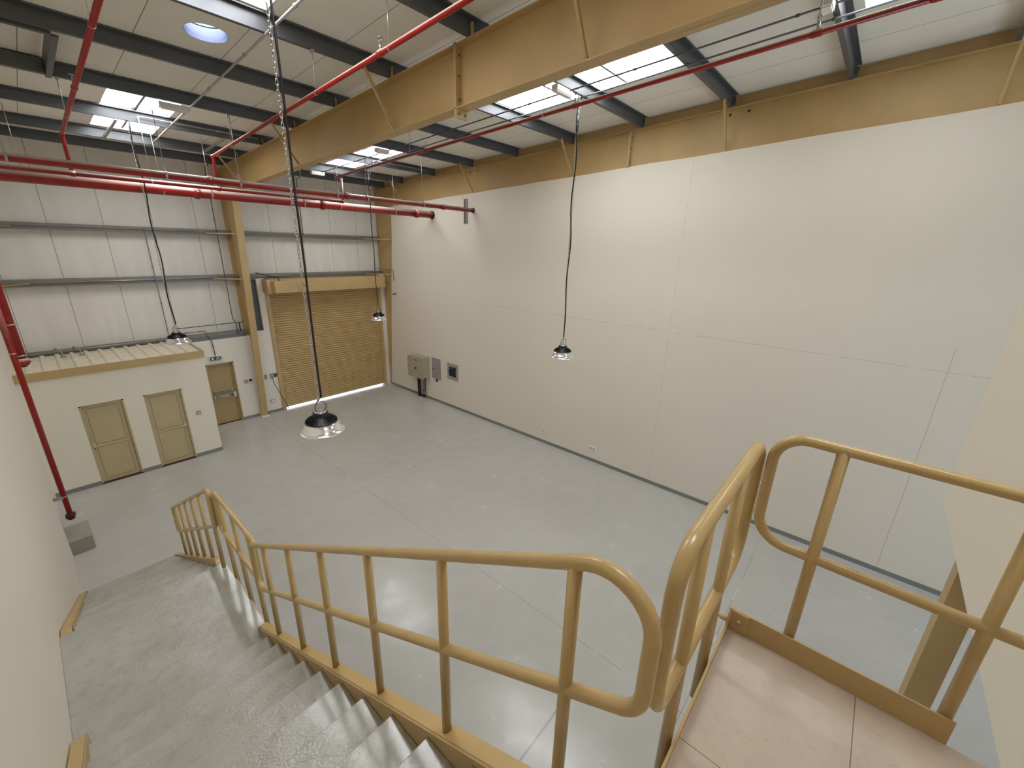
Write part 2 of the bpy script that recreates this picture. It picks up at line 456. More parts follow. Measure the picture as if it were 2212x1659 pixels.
# roof panels with real openings
SKY = [(1.72, 2.84, 10.62, 13.95), (1.72, 2.78, 3.15, 6.62), (7.0, 8.05, 3.15, 6.64), (7.0, 8.0, 10.62, 13.95), (7.0, 7.97, -0.9, 0.98), (1.72, 2.78, -0.9, 0.98)]
TUBE = (2.41, 7.76, 0.26)
b = MB()
xs = sorted(set([-.9, 10.35, 2.09, 2.73] + [v for s_ in SKY for v in s_[:2]])); ysb = sorted(set([YF - .2, 16.3, 7.44, 8.08] + [v for s_ in SKY for v in s_[2:]]))
for i in range(len(xs) - 1):
    for j in range(len(ysb) - 1):
        x0, x1, y0, y1 = xs[i], xs[i + 1], ysb[j], ysb[j + 1]; cx, cy = (x0 + x1) / 2, (y0 + y1) / 2
        if any(s_[0] < cx < s_[1] and s_[2] < cy < s_[3] for s_ in SKY): continue
        if x0 == 2.09 and y0 == 7.44:
            n = 32; vs = []
            for k in range(n):
                a = 2 * PI * k / n; ca, sa = math.cos(a), math.sin(a); q = 0.32 / max(abs(ca), abs(sa))
                for rr, yy in ((TUBE[2], 0), (q, 0)):
                    vs.append((TUBE[0] + ca * rr, TUBE[1] + sa * rr, zroof(TUBE[1] + sa * rr)))
            b.add(vs, [(2 * k, 2 * k + 1, (2 * k + 3) % (2 * n), (2 * k + 2) % (2 * n)) for k in range(n)])
            continue
        q = [(x0, y0, zroof(y0)), (x1, y0, zroof(y0)), (x1, y1, zroof(y1)), (x0, y1, zroof(y1))]
        b.prism(q, (0, 0, 0.10))
struct(b.build('ceiling', M['ceiling']))

NAMES = ['long white skylight in the left roof bay, far end near the back wall', 'white skylight in the left roof bay cut off by the top of the photo',
         'big bright skylight in the right bay between the deep tan beam and the red pipe', 'bright skylight in the right bay close to the back wall',
         'skylight in the right bay at the top edge of the photo beside the grey purlin', 'skylight above the stair head behind the camera']
for i, (x0, x1, y0, y1) in enumerate(SKY[:5]):
    cy = (y0 + y1) / 2
    t = thing('skylight', NAMES[i], 'skylight', ((x0 + x1) / 2, cy, zroof(cy)), 'roof skylights')
    MB().prism([(x0, y0, zroof(y0) + .09), (x1, y0, zroof(y0) + .09), (x1, y1, zroof(y1) + .09), (x0, y1, zroof(y1) + .09)], (0, 0, .01)).build('glazing_sheet', M['skylight'], t)
    f = MB()
    for xa in (x0, x1 - .02): f.prism([(xa, y0, zroof(y0)), (xa, y1, zroof(y1)), (xa, y1, zroof(y1) + .09), (xa, y0, zroof(y0) + .09)], (.02, 0, 0))
    for ya in (y0, y1 - .02): f.box(x0, x1, ya, ya + .02, zroof(ya) - .0, zroof(ya) + .09)
    f.build('frame', M['white_p'], t)
    for fr in ((0.34, 0.68) if i != 0 else (0.5,)):
        ya = y0 + (y1 - y0) * fr
        MB().box(x0, x1, ya - .02, ya + .02, zroof(ya) + .03, zroof(ya) + .085).build('glazing_bar', M['galv'], t)
    xm = x0 + 0.5 * (x1 - x0)
    if i < 2: MB().prism([(xm - .02, y0, zroof(y0) + .03), (xm - .02, y1, zroof(y1) + .03), (xm - .02, y1, zroof(y1) + .08), (xm - .02, y0, zroof(y0) + .08)], (.04, 0, 0)).build('glazing_bar', M['galv'], t)
# the last one lies behind the camera but lights the stair
x0, x1, y0, y1 = SKY[5]
t = thing('skylight', NAMES[5], 'skylight', (2.25, -1, zroof(-1)), 'roof skylights')
MB().prism([(x0, y0, zroof(y0) + .09), (x1, y0, zroof(y0) + .09), (x1, y1, zroof(y1) + .09), (x0, y1, zroof(y1) + .09)], (0, 0, .01)).build('glazing_sheet', M['skylight'], t)
# round light tube
t = thing('light_tube', 'round mirror-lined light tube opening in the roof between two grey purlins', 'skylight', (TUBE[0], TUBE[1], zroof(TUBE[1])))
b = MB(); n = 32; vs = []
for k in range(n):
    a = 2 * PI * k / n; x = TUBE[0] + math.cos(a) * .262; y = TUBE[1] + math.sin(a) * .262
    vs += [(x, y, zroof(y) - .004), (x, y, zroof(y) + .42)]
b.add(vs, [(2 * k, 2 * k + 1, (2 * k + 3) % (2 * n), (2 * k + 2) % (2 * n)) for k in range(n)], True); b.build('mirror_liner', M['liner'], t)
MB().lathe([(0.0, 0), (.27, 0)], (TUBE[0], TUBE[1], zroof(TUBE[1]) + .42)).build('lens', M['tubelight'], t)
b = MB(); b.tube([(TUBE[0] + math.cos(2 * PI * k / 32) * .258, TUBE[1] + math.sin(2 * PI * k / 32) * .258, zroof(TUBE[1] + math.sin(2 * PI * k / 32) * .258) + .17) for k in range(32)], .005, 6, closed=True)
b.build('joint_ring', M['dkgalv'], t)

# ------------------------------------------------------------------ portal frames
def frame_col(xc, hw, label, side_label=None):
    t = thing('steel_column', label, 'column', (xc, 15.8, 0), 'tapered columns on the back wall')
    f0, f1 = (15.76, 0.02), (15.06, 7.22)
    def fy(z): return f0[0] + (f1[0] - f0[0]) * z / 7.22
    MB().prism([(xc - .005, fy(0), 0.02), (xc - .005, 16.14, .02), (xc - .005, 16.14, 7.46), (xc - .005, fy(7.34), 7.34)], (.01, 0, 0)).build('web', M['tan'], t)
    MB().prism([(xc - hw, fy(0), .02), (xc + hw, fy(0), .02), (xc + hw, fy(7.3), 7.32), (xc - hw, fy(7.3), 7.32)], (0, .016, 0)).build('inner_flange', M['tan'], t)
    MB().box(xc - hw, xc + hw, 16.125, 16.14, .02, 8.0).build('outer_flange', M['tan'], t)
    MB().box(xc - hw - .02, xc + hw + .02 if xc < 6 else xc - .05, 15.62, 16.1 if xc < 6 else 15.9, 0, .02).build('base_plate', M['white_p'], t)
    return t
def rafter(xc, hw, label, bottom_flange=True):
    t = thing('roof_rafter', label, 'roof beam', (xc, 7, 7.8), 'tapered roof beams')
    y0, y1 = YF + .02, 16.12
    ys_ = [y0, y1]
    MB().prism([(xc - .005, y0, zbot(y0)), (xc - .005, 15.2, zbot(15.2)), (xc - .005, y1, zbot(15.2) + .1), (xc - .005, y1, ztop(y1)), (xc - .005, y0, ztop(y0))], (.01, 0, 0)).build('web', M['tan_web'], t)
    MB().prism([(xc - hw, y0, ztop(y0) - .014), (xc - hw, y1, ztop(y1) - .014), (xc - hw, y1, ztop(y1)), (xc - hw, y0, ztop(y0))], (2 * hw, 0, 0)).build('top_flange', M['tan_web'], t)
    if bottom_flange:
        MB().prism([(xc - hw, y0, zbot(y0)), (xc - hw, 15.05, zbot(15.05)), (xc - hw, 15.05, zbot(15.05) + .014), (xc - hw, y0, zbot(y0) + .014)], (2 * hw, 0, 0)).build('bottom_flange', M['tan_web'], t)
    ys2 = 5.16
    b = MB(); b.box(xc - hw, xc + hw if bottom_flange else xc - .006, ys2 - .02, ys2, zbot(ys2) - (.11 if bottom_flange else 0), ztop(ys2) + .02)
    b.build('end_plate', M['tan'], t)
    b = MB(); b.box(xc - hw, xc + hw if bottom_flange else xc - .006, ys2 + .002, ys2 + .022, zbot(ys2) - (.11 if bottom_flange else 0), ztop(ys2) + .02)
    b.build('end_plate', M['tan'], t)
    for zz in (zbot(ys2) + .12, zbot(ys2) + .4, ztop(ys2) - .12):
        for dx in (-.05,):
            bb = MB(); bb.lathe([(0, -.036), (.014, -.036), (.014, .034), (0, .034)], (xc + dx - .0, ys2, zz), 6, 'y'); bb.build('bolt', M['dkgalv'], t)
    if bottom_flange:
        for dx in (-.06, .06):
            bb = MB(); bb.lathe([(0, -.036), (.016, -.036), (.016, .034), (0, .034)], (xc + dx, ys2, zbot(ys2) - .06), 6, 'y'); bb.build('bolt', M['dkgalv'], t)
    return t
frame_col(4.72, .10, 'tapered tan column standing between the exit door and the roller shutter')
frame_col(10.06, .04, 'tan column in the back right corner beside the roller shutter')
rafter(4.72, .11, 'deep tan roof beam crossing over the middle of the hall')
rr_ = rafter(10.08, .10, 'tan roof beam running along the top of the right wall', False)
for y_ in (2.72, 3.06, 10.30, 10.62):
    MB().lathe([(0, -.004), (.022, -.004), (.026, 0)], (10.074, y_, ztop(y_) - .11), 12, 'x').build('bolt_hole', M['black'], rr_)
b = MB(); b.prism([(10.12, YF, ztop(YF)), (10.12, 16.1, ztop(16.1)), (10.12, 16.1, zroof(16.1)), (10.12, YF, zroof(YF))], (.05, 0, 0))
struct(b.build('trim_1', M['tan']))

# purlins
PY = [15.35, 14.1, 12.25, 10.4, 8.55, 6.7, 4.85, 3.0, 1.14, -.71, -2.56, -4.4, -6.3]
PL = ['grey steel eave purlin, the one nearest the back wall', 'grey roof purlin, second from the back wall', 'grey roof purlin, third from the back wall, crossing the far skylights',
      'grey roof purlin, fourth from the back wall', 'grey roof purlin, fifth from the back wall', 'grey roof purlin between the round light tube and the skylight at the top edge',
      'grey roof purlin meeting the bolted splice of the deep tan beam', 'grey roof purlin along the near edge of the big right skylight', 'broad grey roof purlin at the top right, above the red pipe fitting', 'grey roof purlin in the top right corner']
def purlin(y, label):
    z = ztop(y) + .002; h = .196; t = .004
    b = MB()
    xa, xb = -.6, 10.0
    prof = [(0, 0), (.07, .0), (.07, .018), (.066, .018), (.066, t), (t, t), (t, h - t), (t, h), (-.07, h), (-.07, h - .018), (-.066, h - .018), (-.066, h - t), (0, h - t)]
    b.prism([(xa, y + p[0], z + p[1]) for p in prof], (xb - xa, 0, 0))
    return b.build('roof_purlin', M['galv'], None, (4.7, y, z)) if label is None else tag(b.build('roof_purlin', M['galv'], None, (4.7, y, z)), label, 'purlin', 'grey roof purlins')
for i, y in enumerate(PY[:9]):
    o = purlin(y, PL[i])
    if i > 0:
        for xc, hw in ((4.72, .11), (10.0, .04)):
            MB().box(xc - .10, xc - .092, y - .055, y - .003, ztop(y) + .003, ztop(y) + .15).build('cleat', M['dkgalv'] if xc > 9 else M['tan'], o)
o = purlin(PY[9], PL[9])

# fly braces from purlins to rafter bottoms
def stay(x0, y0, z0, x1, y1, z1, label, w_=.022, grp='tan fly braces'):
    a = Vector((x0, y0, z0)); c = Vector((x1, y1, z1)); d = c - a
    n = Vector((0, 1, 0)); u = d.normalized(); v = u.cross(n).normalized()
    b = MB()
    b.prism([a - n * w_, a + n * w_, a + n * w_ + v * .004, a - n * w_ + v * .004], d)
    b.prism([a - n * w_, a - n * w_ + n * .004, a - n * w_ + n * .004 + v * w_ * 1.6, a - n * w_ + v * w_ * 1.6], d)
    return tag(b.build('fly_brace', M['tan'], None, (a + c) / 2), label, 'brace', grp)
for y, l1, l2 in ((14.12, 'tan fly brace at the far end of the deep middle beam, behind the red pipes', 'tan fly brace at the far end of the right roof beam'),
              (10.42, 'tan fly brace on the middle beam just beside the hanging lamp chain', 'second tan fly brace from the back on the right roof beam'),
              (6.72, 'long tan fly brace on the middle beam crossed by the red pipe', 'tan fly brace on the right beam just left of the hanging lamp chain'),
              (3.02, 'tan fly brace on the middle beam near the top edge of the photo', 'tan fly brace on the right beam beside the bracket hole')):
    stay(4.12, y, ztop(y) + .05, 4.62, y, zbot(y) + .02, l1)
    stay(9.42, y, ztop(y) + .03, 9.99, y, zbot(y) + .03, l2)
stay(9.42, -.70, ztop(-.7) + .03, 9.99, -.70, zbot(-.7) + .03, 'tan fly brace on the right roof beam at the right edge of the photo')

# roof trimmer frame at top left
t = thing('roof_trimmer', 'grey steel trimmer frame hung between two purlins at the top left', 'steel frame', (.96, 9.5, ztop(9.5)))
zt = lambda y: ztop(y)
b = MB(); b.prism([(.93, 8.70, zt(8.7) - .02), (1.0, 8.70, zt(8.7) - .02), (1.0, 8.70, zt(8.7)), (.935, 8.70, zt(8.7)), (.935, 8.70, zt(8.7) + .18), (.93, 8.7, zt(8.7) + .18)], (0, 1.78, -.0545 * 1.78)); b.build('cross_member', M['galv'], t)
for y in (8.66, 10.30):
    MB().prism([(-.6, y, zt(y) - .02), (-.6, y + .07, zt(y) - .02), (-.6, y + .07, zt(y)), (-.6, y + .01, zt(y)), (-.6, y + .01, zt(y) + .18), (-.6, y, zt(y) + .18)], (1.52, 0, 0)).build('side_member', M['dkgalv'], t)
# purlin ties
for x, l in ((1.92, 'short zinc tie bar under the left skylight, between the last two purlins'), (3.80, 'short zinc tie bar between purlins left of the tan beam end')):
    y0, y1 = 12.3, 14.1
    b = MB(); b.prism([(x, y0, ztop(y0) - .02), (x + .05, y0, ztop(y0) - .02), (x + .05, y0, ztop(y0) - .014), (x + .006, y0, ztop(y0) - .014), (x + .006, y0, ztop(y0) + .03), (x, y0, ztop(y0) + .03)], (0, y1 - y0, ztop(y1) - ztop(y0)))
    tag(b.build('tie_bar', M['galv_l'], None, (x, 13.2, ztop(13.2))), l, 'tie bar', 'zinc tie bars')

# girts on the back wall
for (z0, z1, x1, l) in ((6.14, 6.30, 10.0, 'upper grey girt rail across the back wall panels'), (4.77, 4.95, 10.0, 'middle grey girt rail across the back wall, just above the roller shutter'), (2.94, 3.13, 4.6, 'lowest grey girt rail on top of the plastered back wall')):
    b = MB(); y0, y1 = 15.93, 16.14; h = z1 - z0
    b.prism([(-.6, y1, z0), (-.6, y0, z0), (-.6, y0, z0 + .03), (-.6, y0 + .006, z0 + .03), (-.6, y0 + .006, z0 + .006), (-.6, y1, z0 + .006)], (x1 + .6, 0, 0))
    b.prism([(-.6, y0 + .006, z1 - .006), (-.6, y1, z1 - .006), (-.6, y1, z1), (-.6, y0, z1), (-.6, y0, z1 - .075), (-.6, y0 + .006, z1 - .075)], (x1 + .6, 0, 0))
    b.prism([(-.6, y0 + .03, z0 + .006), (-.6, y0 + .036, z0 + .006), (-.6, y0 + .036, z1 - .006), (-.6, y0 + .03, z1 - .006)], (x1 + .6, 0, 0))
    o = tag(b.build('wall_girt', M['girt'], None, (4.7, 16, z0)), l, 'girt', 'grey girts on the back wall')
# girt stays (flat tan angles)
for (x0, x1, z, y1, l) in ((4.0, 4.64, 6.21, 15.12, 'flat tan brace from the middle column to the upper girt'), (4.0, 4.64, 4.86, 15.27, 'flat tan brace from the middle column to the middle girt'),
                        (9.25, 10.0, 6.21, 15.12, 'flat tan brace from the corner column to the upper girt'), (9.25, 10.0, 4.86, 15.27, 'flat tan brace from the corner column to the middle girt'),
                        (.12, -.6, 6.21, 15.12, 'flat tan brace at the upper girt on the left edge of the photo'), (.12, -.6, 4.86, 15.27, 'flat tan brace at the middle girt above the thick red riser')):
    b = MB(); a = Vector((x0, 15.92, z)); c = Vector((x1, y1, z)); d = c - a; n = Vector((0, 0, 1)).cross(d).normalized() * .022
    b.prism([a - n, a + n, a + n + Vector((0, 0, .005)), a - n + Vector((0, 0, .005))], d)
    b.prism([a - n - Vector((0, 0, .03)), a - n, a - n * .8, a - n * .8 - Vector((0, 0, .03))], d)
    tag(b.build('girt_brace', M['tan'], None, (a + c) / 2), l, 'brace', 'tan girt braces')

# ------------------------------------------------------------------ roller shutter
t = thing('roller_shutter', 'large tan corrugated roller shutter door in the back wall, slightly open at the bottom', 'roller shutter', (7.6, 15.95, 0))
b = MB(); pitch = .084; z = .085; pr = []; k = 0
while z < 4.42:
    pr += [(0.008, z), (-.014, z + pitch * .14), (-.026, z + pitch * .4), (-.022, z + pitch * .68), (-.006, z + pitch * .86), (0.008, z + pitch * .92)]
    z += pitch
pr.append((0, z))
vs = []; fs = []
for (dy, zz) in pr: vs += [(5.50, 15.97 + dy, zz), (9.76, 15.97 + dy, zz)]
fs = [(2 * i, 2 * i + 1, 2 * i + 3, 2 * i + 2) for i in range(len(pr) - 1)]
b.add(vs, fs); b.add([(v[0], 16.03, v[2]) for v in vs], [f[::-1] for f in fs])
b.build('curtain', M['curtain'], t)
MB().box(5.50, 9.76, 15.955, 15.985, .07, .115).build('bottom_bar', M['tan'], t)
for xa, xb in ((5.39, 5.51), (9.73, 9.84)):
    MB().box(xa, xb, 15.86, 16.0, 0, 4.32).build('guide_rail', M['tan'], t, bevel=.004)
MB().box(5.36, 9.86, 15.50, 15.93, 4.32, 4.78).build('hood', M['tan'], t, bevel=.006)
b = MB(); b.box(5.50, 6.20, 15.24, 15.50, 4.35, 4.74); b.build('motor_box', M['curtain'], t, bevel=.006)
MB().tube(fillet([(5.72, 15.4, 4.74), (5.70, 15.42, 4.86), (5.45, 15.7, 4.90), (5.2, 15.88, 5.0)], .06, 5), .012, 8).build('motor_cable', M['black'], t)

# ------------------------------------------------------------------ exit door
d = struct(MB().box(3.34, 4.05, 16.03, 16.075, .02, 2.10).build('door_3', M['tan_exit'], None, (3.7, 16.05, 0)))
b = MB(); b.box(3.30, 3.345, 15.925, 16.1, 0, 2.14); b.box(4.045, 4.09, 15.925, 16.1, 0, 2.14); b.box(3.30, 4.09, 15.925, 16.1, 2.10, 2.14)
b.box(4.0, 4.045, 15.99, 16.03, 0, 2.10); b.build('frame', M['tan_exit'], d)
b = MB(); b.tube([(3.40, 15.955, .98), (3.96, 15.955, .98)], .022, 10); b.box(3.37, 3.42, 15.94, 16.03, .95, 1.01); pb = b.build('push_bar', M['steel'], d)
MB().box(3.93, 4.02, 15.94, 16.03, .90, 1.08).build('latch_box', M['steel'], pb, bevel=.004)
s_ = MB().box(3.38, 3.90, 16.02, 16.029, 1.075, 1.145).build('push_bar_sign', M['green'], d)
text_mesh('PUSH BAR TO OPEN', .052, M['signwhite'], 'sign_lettering', s_, (3.66, 16.018, 1.109), (1, 0, 0), (0, 0, 1))
MB().box(3.34, 4.05, 15.98, 16.08, 0, .018).build('threshold', M['darkred'], d)
# exit sign
t = thing('exit_sign', 'green and white emergency exit sign with arrow and running figure above the exit door', 'exit sign', (3.60, 15.9, 2.33))
MB().box(3.42, 3.80, 15.87, 15.925, 2.255, 2.405).build('housing', M['white_p'], t, bevel=.004)
MB().box(3.45, 3.775, 15.863, 15.871, 2.27, 2.39).build('face', M['green'], t)
b = MB(); Y = 15.862
def flat(pts): b.prism([(x, Y, z) for x, z in pts], (0, -.002, 0))
flat([(3.515, 2.38), (3.535, 2.38), (3.535, 2.315), (3.515, 2.315)])
flat([(3.48, 2.335), (3.495, 2.345), (3.525, 2.312), (3.555, 2.345), (3.57, 2.335), (3.525, 2.283)])
b.build('arrow', M['signwhite'], t)
b = MB()
flat([(3.70, 2.28), (3.755, 2.28), (3.755, 2.382), (3.70, 2.382), (3.70, 2.372), (3.745, 2.372), (3.745, 2.29), (3.70, 2.29)])
cx, cz = 3.668, 2.368; flat([(cx + .011 * math.cos(a * PI / 5), cz + .011 * math.sin(a * PI / 5)) for a in range(10)])
flat([(3.65, 2.352), (3.675, 2.354), (3.668, 2.318), (3.648, 2.318)])
flat([(3.65, 2.32), (3.668, 2.32), (3.69, 2.29), (3.682, 2.284)]); flat([(3.648, 2.32), (3.66, 2.318), (3.636, 2.285), (3.618, 2.292)])
flat([(3.672, 2.352), (3.675, 2.342), (3.70, 2.33), (3.704, 2.338)]); flat([(3.652, 2.352), (3.65, 2.34), (3.628, 2.332), (3.624, 2.34)])
b.build('running_figure', M['signwhite'], t)
# door-side plates and socket outlets
def plate(name, label, cat, x0, x1, z0, z1, mat, group=None, face=None, yw=YB, knob=None):
    o = tag(MB().box(x0, x1, yw - .03, yw, z0, z1).build(name, mat, None, ((x0 + x1) / 2, yw, z0), bevel=.004), label, cat, group)
    if face: MB().box(x0 + .015, x1 - .015, yw - .034, yw - .03, z0 + .015, z1 - .015).build('face_plate', face, o)
    if knob:
        for kx in knob: MB().box(kx - .009, kx + .009, yw - .04, yw - .034, (z0 + z1) / 2 - .02, (z0 + z1) / 2 + .012).build('rocker_switch', M['white_p'], o)
    return o
plate('switch_plate', 'grey switch plate on the plaster right of the exit door', 'switch', 4.31, 4.42, 1.30, 1.42, M['cab'], 'wall electrical plates', M['grey_p'], knob=(4.365,))
o = tag(MB().lathe([(0, -.05), (.03, -.05), (.045, -.03), (.05, 0)], (4.50, YB, 1.38), 14, 'y').build('call_bell', M['black'], None, (4.5, YB, 1.38)), 'small round black fitting beside the switch plate by the exit door', 'fitting')
o = plate('isolator_switch', 'grey isolator box left of the pair beside the roller shutter', 'switch box', 4.95, 5.04, 1.31, 1.47, M['grey_p'], 'grey switch boxes by the shutter', M['cab'], knob=(4.99,))
o = plate('isolator_switch', 'grey isolator box with a dangling cable beside the roller shutter', 'switch box', 5.13, 5.25, 1.32, 1.48, M['grey_p'], 'grey switch boxes by the shutter', M['cab'], knob=(5.19,))
plate('shutter_control', 'dark push-button box next to the shutter guide rail', 'control box', 5.27, 5.37, 1.33, 1.46, M['dkgalv'], None, M['black'], knob=(5.32,))
plate('socket_outlet', 'white double socket low on the wall between column and shutter', 'socket', 5.02, 5.20, .40, .51, M['grey_p'], 'white socket outlets', M['white_p'], knob=(5.07, 5.15))
b = MB(); b.tube(fillet([(5.19, 15.88, 1.33), (5.22, 15.86, 1.1), (5.33, 15.84, .75), (5.48, 15.83, .35), (5.56, 15.82, .05)], .3, 5), .009, 8)
tag(b.build('shutter_cable', M['black'], None, (5.3, 15.86, .8)), 'black cable hanging from the isolator down to the shutter foot', 'cable')

# ------------------------------------------------------------------ restroom block
XB, YX = 2.863, 13.86
t = thing('restroom_block', 'small cream restroom block with a tan fascia and ribbed lean-to roof in the left corner', 'restroom block', (1.2, 14.9, 0))
b = MB()
b.box(-.6, .22, YX, YX + .15, 0, 2.95); b.box(.22, 1.03, YX, YX + .15, 2.12, 2.95); b.box(1.03, 1.42, YX, YX + .15, 0, 2.95); b.box(1.42, 2.225, YX, YX + .15, 2.11, 2.95)
b.box(2.225, XB, YX, YX + .15, 0, 2.95); b.box(XB - .15, XB, YX + .15, YB, 0, 2.95)
b.build('walls', M['cream'], t)
b = MB(); b.box(-.6, 2.90, YX - .03, YX, 2.885, 3.075); b.box(XB, 2.90, YX, YB, 2.885, 3.075); b.build('fascia', M['tan'], t)
b = MB(); b.box(-.6, 2.90, YX, YB, 2.96, 3.03)
for k in range(12):
    x = -.42 + k * .27
    b.prism([(x, YX, 3.03), (x + .12, YX, 3.03), (x + .085, YX, 3.066), (x + .035, YX, 3.066)], (0, YB - YX, 0))
b.build('roof_sheet', M['creamtop'], t)
MB().box(-.59, .22, YX - .01, YX, 0, .11).build('skirting', M['base'], t); MB().box(1.03, 1.42, YX - .01, YX, 0, .11).build('skirting', M['base'], t)
b = MB(); b.box(2.225, XB, YX - .01, YX, 0, .11); b.prism([(XB, YX - .01, 0), (XB + .01, YX - .01, 0), (XB + .01, YX - .01, .11), (XB, YX - .01, .11)], (0, YB - YX + .01, 0)); b.build('skirting', M['base'], t)
for (x0, x1, hl, num) in ((.22, 1.03, True, 1), (1.42, 2.225, False, 2)):
    z1 = 2.12 if num == 1 else 2.11
    d = MB().box(x0 + .035, x1 - .035, YX + .07, YX + .11, .03, z1 - .035).build('door_%d' % num, M['tan_door'], None, ((x0 + x1) / 2, YX + .09, 0)); struct(d)
    b = MB(); b.box(x0, x0 + .035, YX + .01, YX + .13, 0, z1); b.box(x1 - .035, x1, YX + .01, YX + .13, 0, z1); b.box(x0, x1, YX + .01, YX + .13, z1 - .035, z1)
    b.build('frame', M['tan_door'], d)
    b = MB(); yy = YX + .066
    xa, xb = x0 + .11, x1 - .12
    for (za, zb) in ((.12, .98), (1.06, z1 - .11)):
        b.box(xa, xa + .006, yy, yy + .006, za, zb); b.box(xb - .006, xb, yy, yy + .006, za, zb)
        b.box(xa, xb, yy, yy + .006, za, za + .006); b.box(xa, xb, yy, yy + .006, zb - .006, zb)
    b.build('panel_groove', M['groove'], d)
    hx = x0 + .075 if hl else x1 - .075; dx = .15 if hl else -.15
    b = MB(); b.tube(fillet([(hx, YX + .07, 1.055), (hx, YX + .02, 1.055), (hx + dx, YX + .015, 1.045)], .02, 4), .011, 8); b.box(hx - .02, hx + .02, YX + .062, YX + .07, .98, 1.10)
    b.build('handle', M['creamtop'], d)
    MB().lathe([(0, -.012), (.012, -.012), (.012, 0)], (hx, YX + .066, .975), 10, 'y').build('lock_cylinder', M['black'], d)
    MB().box(x0, x1, YX + .0, YX + .13, 0, .03).build('threshold', M['darkred'], d)
plate('switch_plate', 'grey switch plate on the cream restroom wall right of the second door', 'switch', 2.44, 2.545, 1.27, 1.38, M['cab'], 'wall electrical plates', M['grey_p'], yw=YX, knob=(2.475, 2.51))
for x, l in ((.28, 'small grey cable gland on the restroom roof near the red riser'), (.62, 'second small grey cable gland on the restroom roof')):
    b = MB(); b.lathe([(.05, 3.03), (.05, 3.09), (.03, 3.12), (0, 3.12)], (x, 15.45, 0), 12); b.tube(fillet([(x, 15.45, 3.1), (x - .02, 15.5, 3.2), (x - .1, 15.8, 3.22), (x - .12, 15.9, 3.16)], .05, 4), .018, 8)
    tag(b.build('cable_gland', M['grey_p'], None, (x, 15.45, 3.03)), l, 'cable gland', 'cable glands on the restroom roof')

# ------------------------------------------------------------------ conduits on the back wall
def conduit(pts, r, label, mat='galv_l', name='conduit', fr=.05, clips=0, cat='conduit', grp=None):
    P = fillet(pts, fr, 5); b = MB(); b.tube(P, r, 8)
    if clips:
        tot = sum((P[i + 1] - P[i]).length for i in range(len(P) - 1)); step = tot / (clips + 1); acc = 0; nx = step
        for i in range(len(P) - 1):
            L = (P[i + 1] - P[i]).length
            while acc + L > nx and nx < tot - .01:
                p = P[i].lerp(P[i + 1], (nx - acc) / L); u = (P[i + 1] - P[i]).normalized()
                b.tube([p - u * .02, p + u * .02], r * 1.5, 8); nx += step
            acc += L
    c = (Vector(pts[0]) + Vector(pts[-1])) / 2
    return tag(b.build(name, M[mat], None, c), label, cat, grp)
conduit([(2.56, 15.90, 6.26), (2.56, 15.90, 3.25), (2.62, 15.88, 3.18)], .013, 'thin vertical grey conduit on the back wall left of the far hanging lamp', 'pipe_g', clips=2)
conduit([(4.30, 15.5, 8.10), (4.30, 15.90, 8.05), (4.30, 15.90, 3.55), (4.37, 15.88, 3.38), (4.37, 15.88, 3.02)], .013, 'dark vertical conduit on the back wall just left of the middle column', 'dkgalv', clips=2, fr=.08)
conduit([(6.93, 15.5, 8.12), (6.93, 15.90, 8.05), (6.93, 15.90, 6.24)], .013, 'dark vertical conduit on the back wall above the roller shutter', 'dkgalv', fr=.08)
conduit([(2.72, 15.88, 3.40), (4.58, 15.88, 3.42)], .013, 'thin dark horizontal conduit above the lowest girt', 'dkgalv', clips=2)
conduit([(4.46, 15.88, 3.40), (4.46, 15.88, 3.12)], .018, 'short black drop conduit beside the middle column', 'black')
conduit([(2.66, 15.90, 3.24), (3.50, 15.90, 3.24), (3.52, 15.88, 3.10), (3.60, 15.88, 2.9), (3.62, 15.90, 2.40)], .014, 'grey conduit feeding the green exit sign', 'pipe_g', clips=4, fr=.06)
conduit([(-.55, 15.87, 3.12), (2.6, 15.87, 3.14)], .012, 'long zinc conduit running behind the restroom roof')
conduit([(9.7, 15.95, 5.06), (9.98, 15.4, 5.05), (9.99, 15.1, 5.03), (9.99, 15.08, 4.60)], .016, 'small bent zinc conduit at the back right corner above the wall stub', clips=1)
for z in (6.21, 6.19):
    pass
conduit([(-.5, 15.925, 4.87), (4.5, 15.925, 4.87)], .014, 'thin zinc conduit lying along the middle girt left of the column')
conduit([(4.9, 15.925, 4.87), (6.3, 15.925, 4.87)], .014, 'thin zinc conduit lying along the middle girt right of the column')
o = tag(MB().tube([(XR + .02, 15.04, 4.08), (XR - .16, 15.02, 4.07)], .03, 10).build('pipe_stub', M['dkgalv'], None, (XR, 15.03, 4.08)), 'short dark pipe stub poking out of the right wall near the corner', 'pipe')

# ------------------------------------------------------------------ right wall equipment
t = thing('electrical_enclosure', 'large olive grey electrical enclosure mounted on the right wall near the shutter', 'electrical box', (9.85, 13.4, .94))
MB().box(9.70, XR, 12.97, 13.80, .95, 1.79).build('body', M['enc'], t, bevel=.005)
dr = MB().box(9.675, 9.70, 12.96, 13.97, .90, 1.76).build('door', M['enc'], t, bevel=.004)
for y in (13.50, 13.42, 13.34): MB().lathe([(0, -.012), (.018, -.012), (.02, 0)], (9.675, y, 1.64), 12, 'x').build('indicator_lamp', M['black'], dr)
for y, z in ((13.90, 1.66), (13.02, 1.72), (13.90, 1.0)): MB().lathe([(0, -.008), (.014, -.008), (.014, 0)], (9.675, y, z), 8, 'x').build('screw', M['dkgalv'], dr)
MB().box(9.645, 9.675, 13.40, 13.47, 1.27, 1.34).build('rotary_switch', M['black'], dr)
MB().box(9.655, 9.675, 13.95, 13.99, 1.34, 1.37).build('latch', M['dkgalv'], dr)
b = MB()
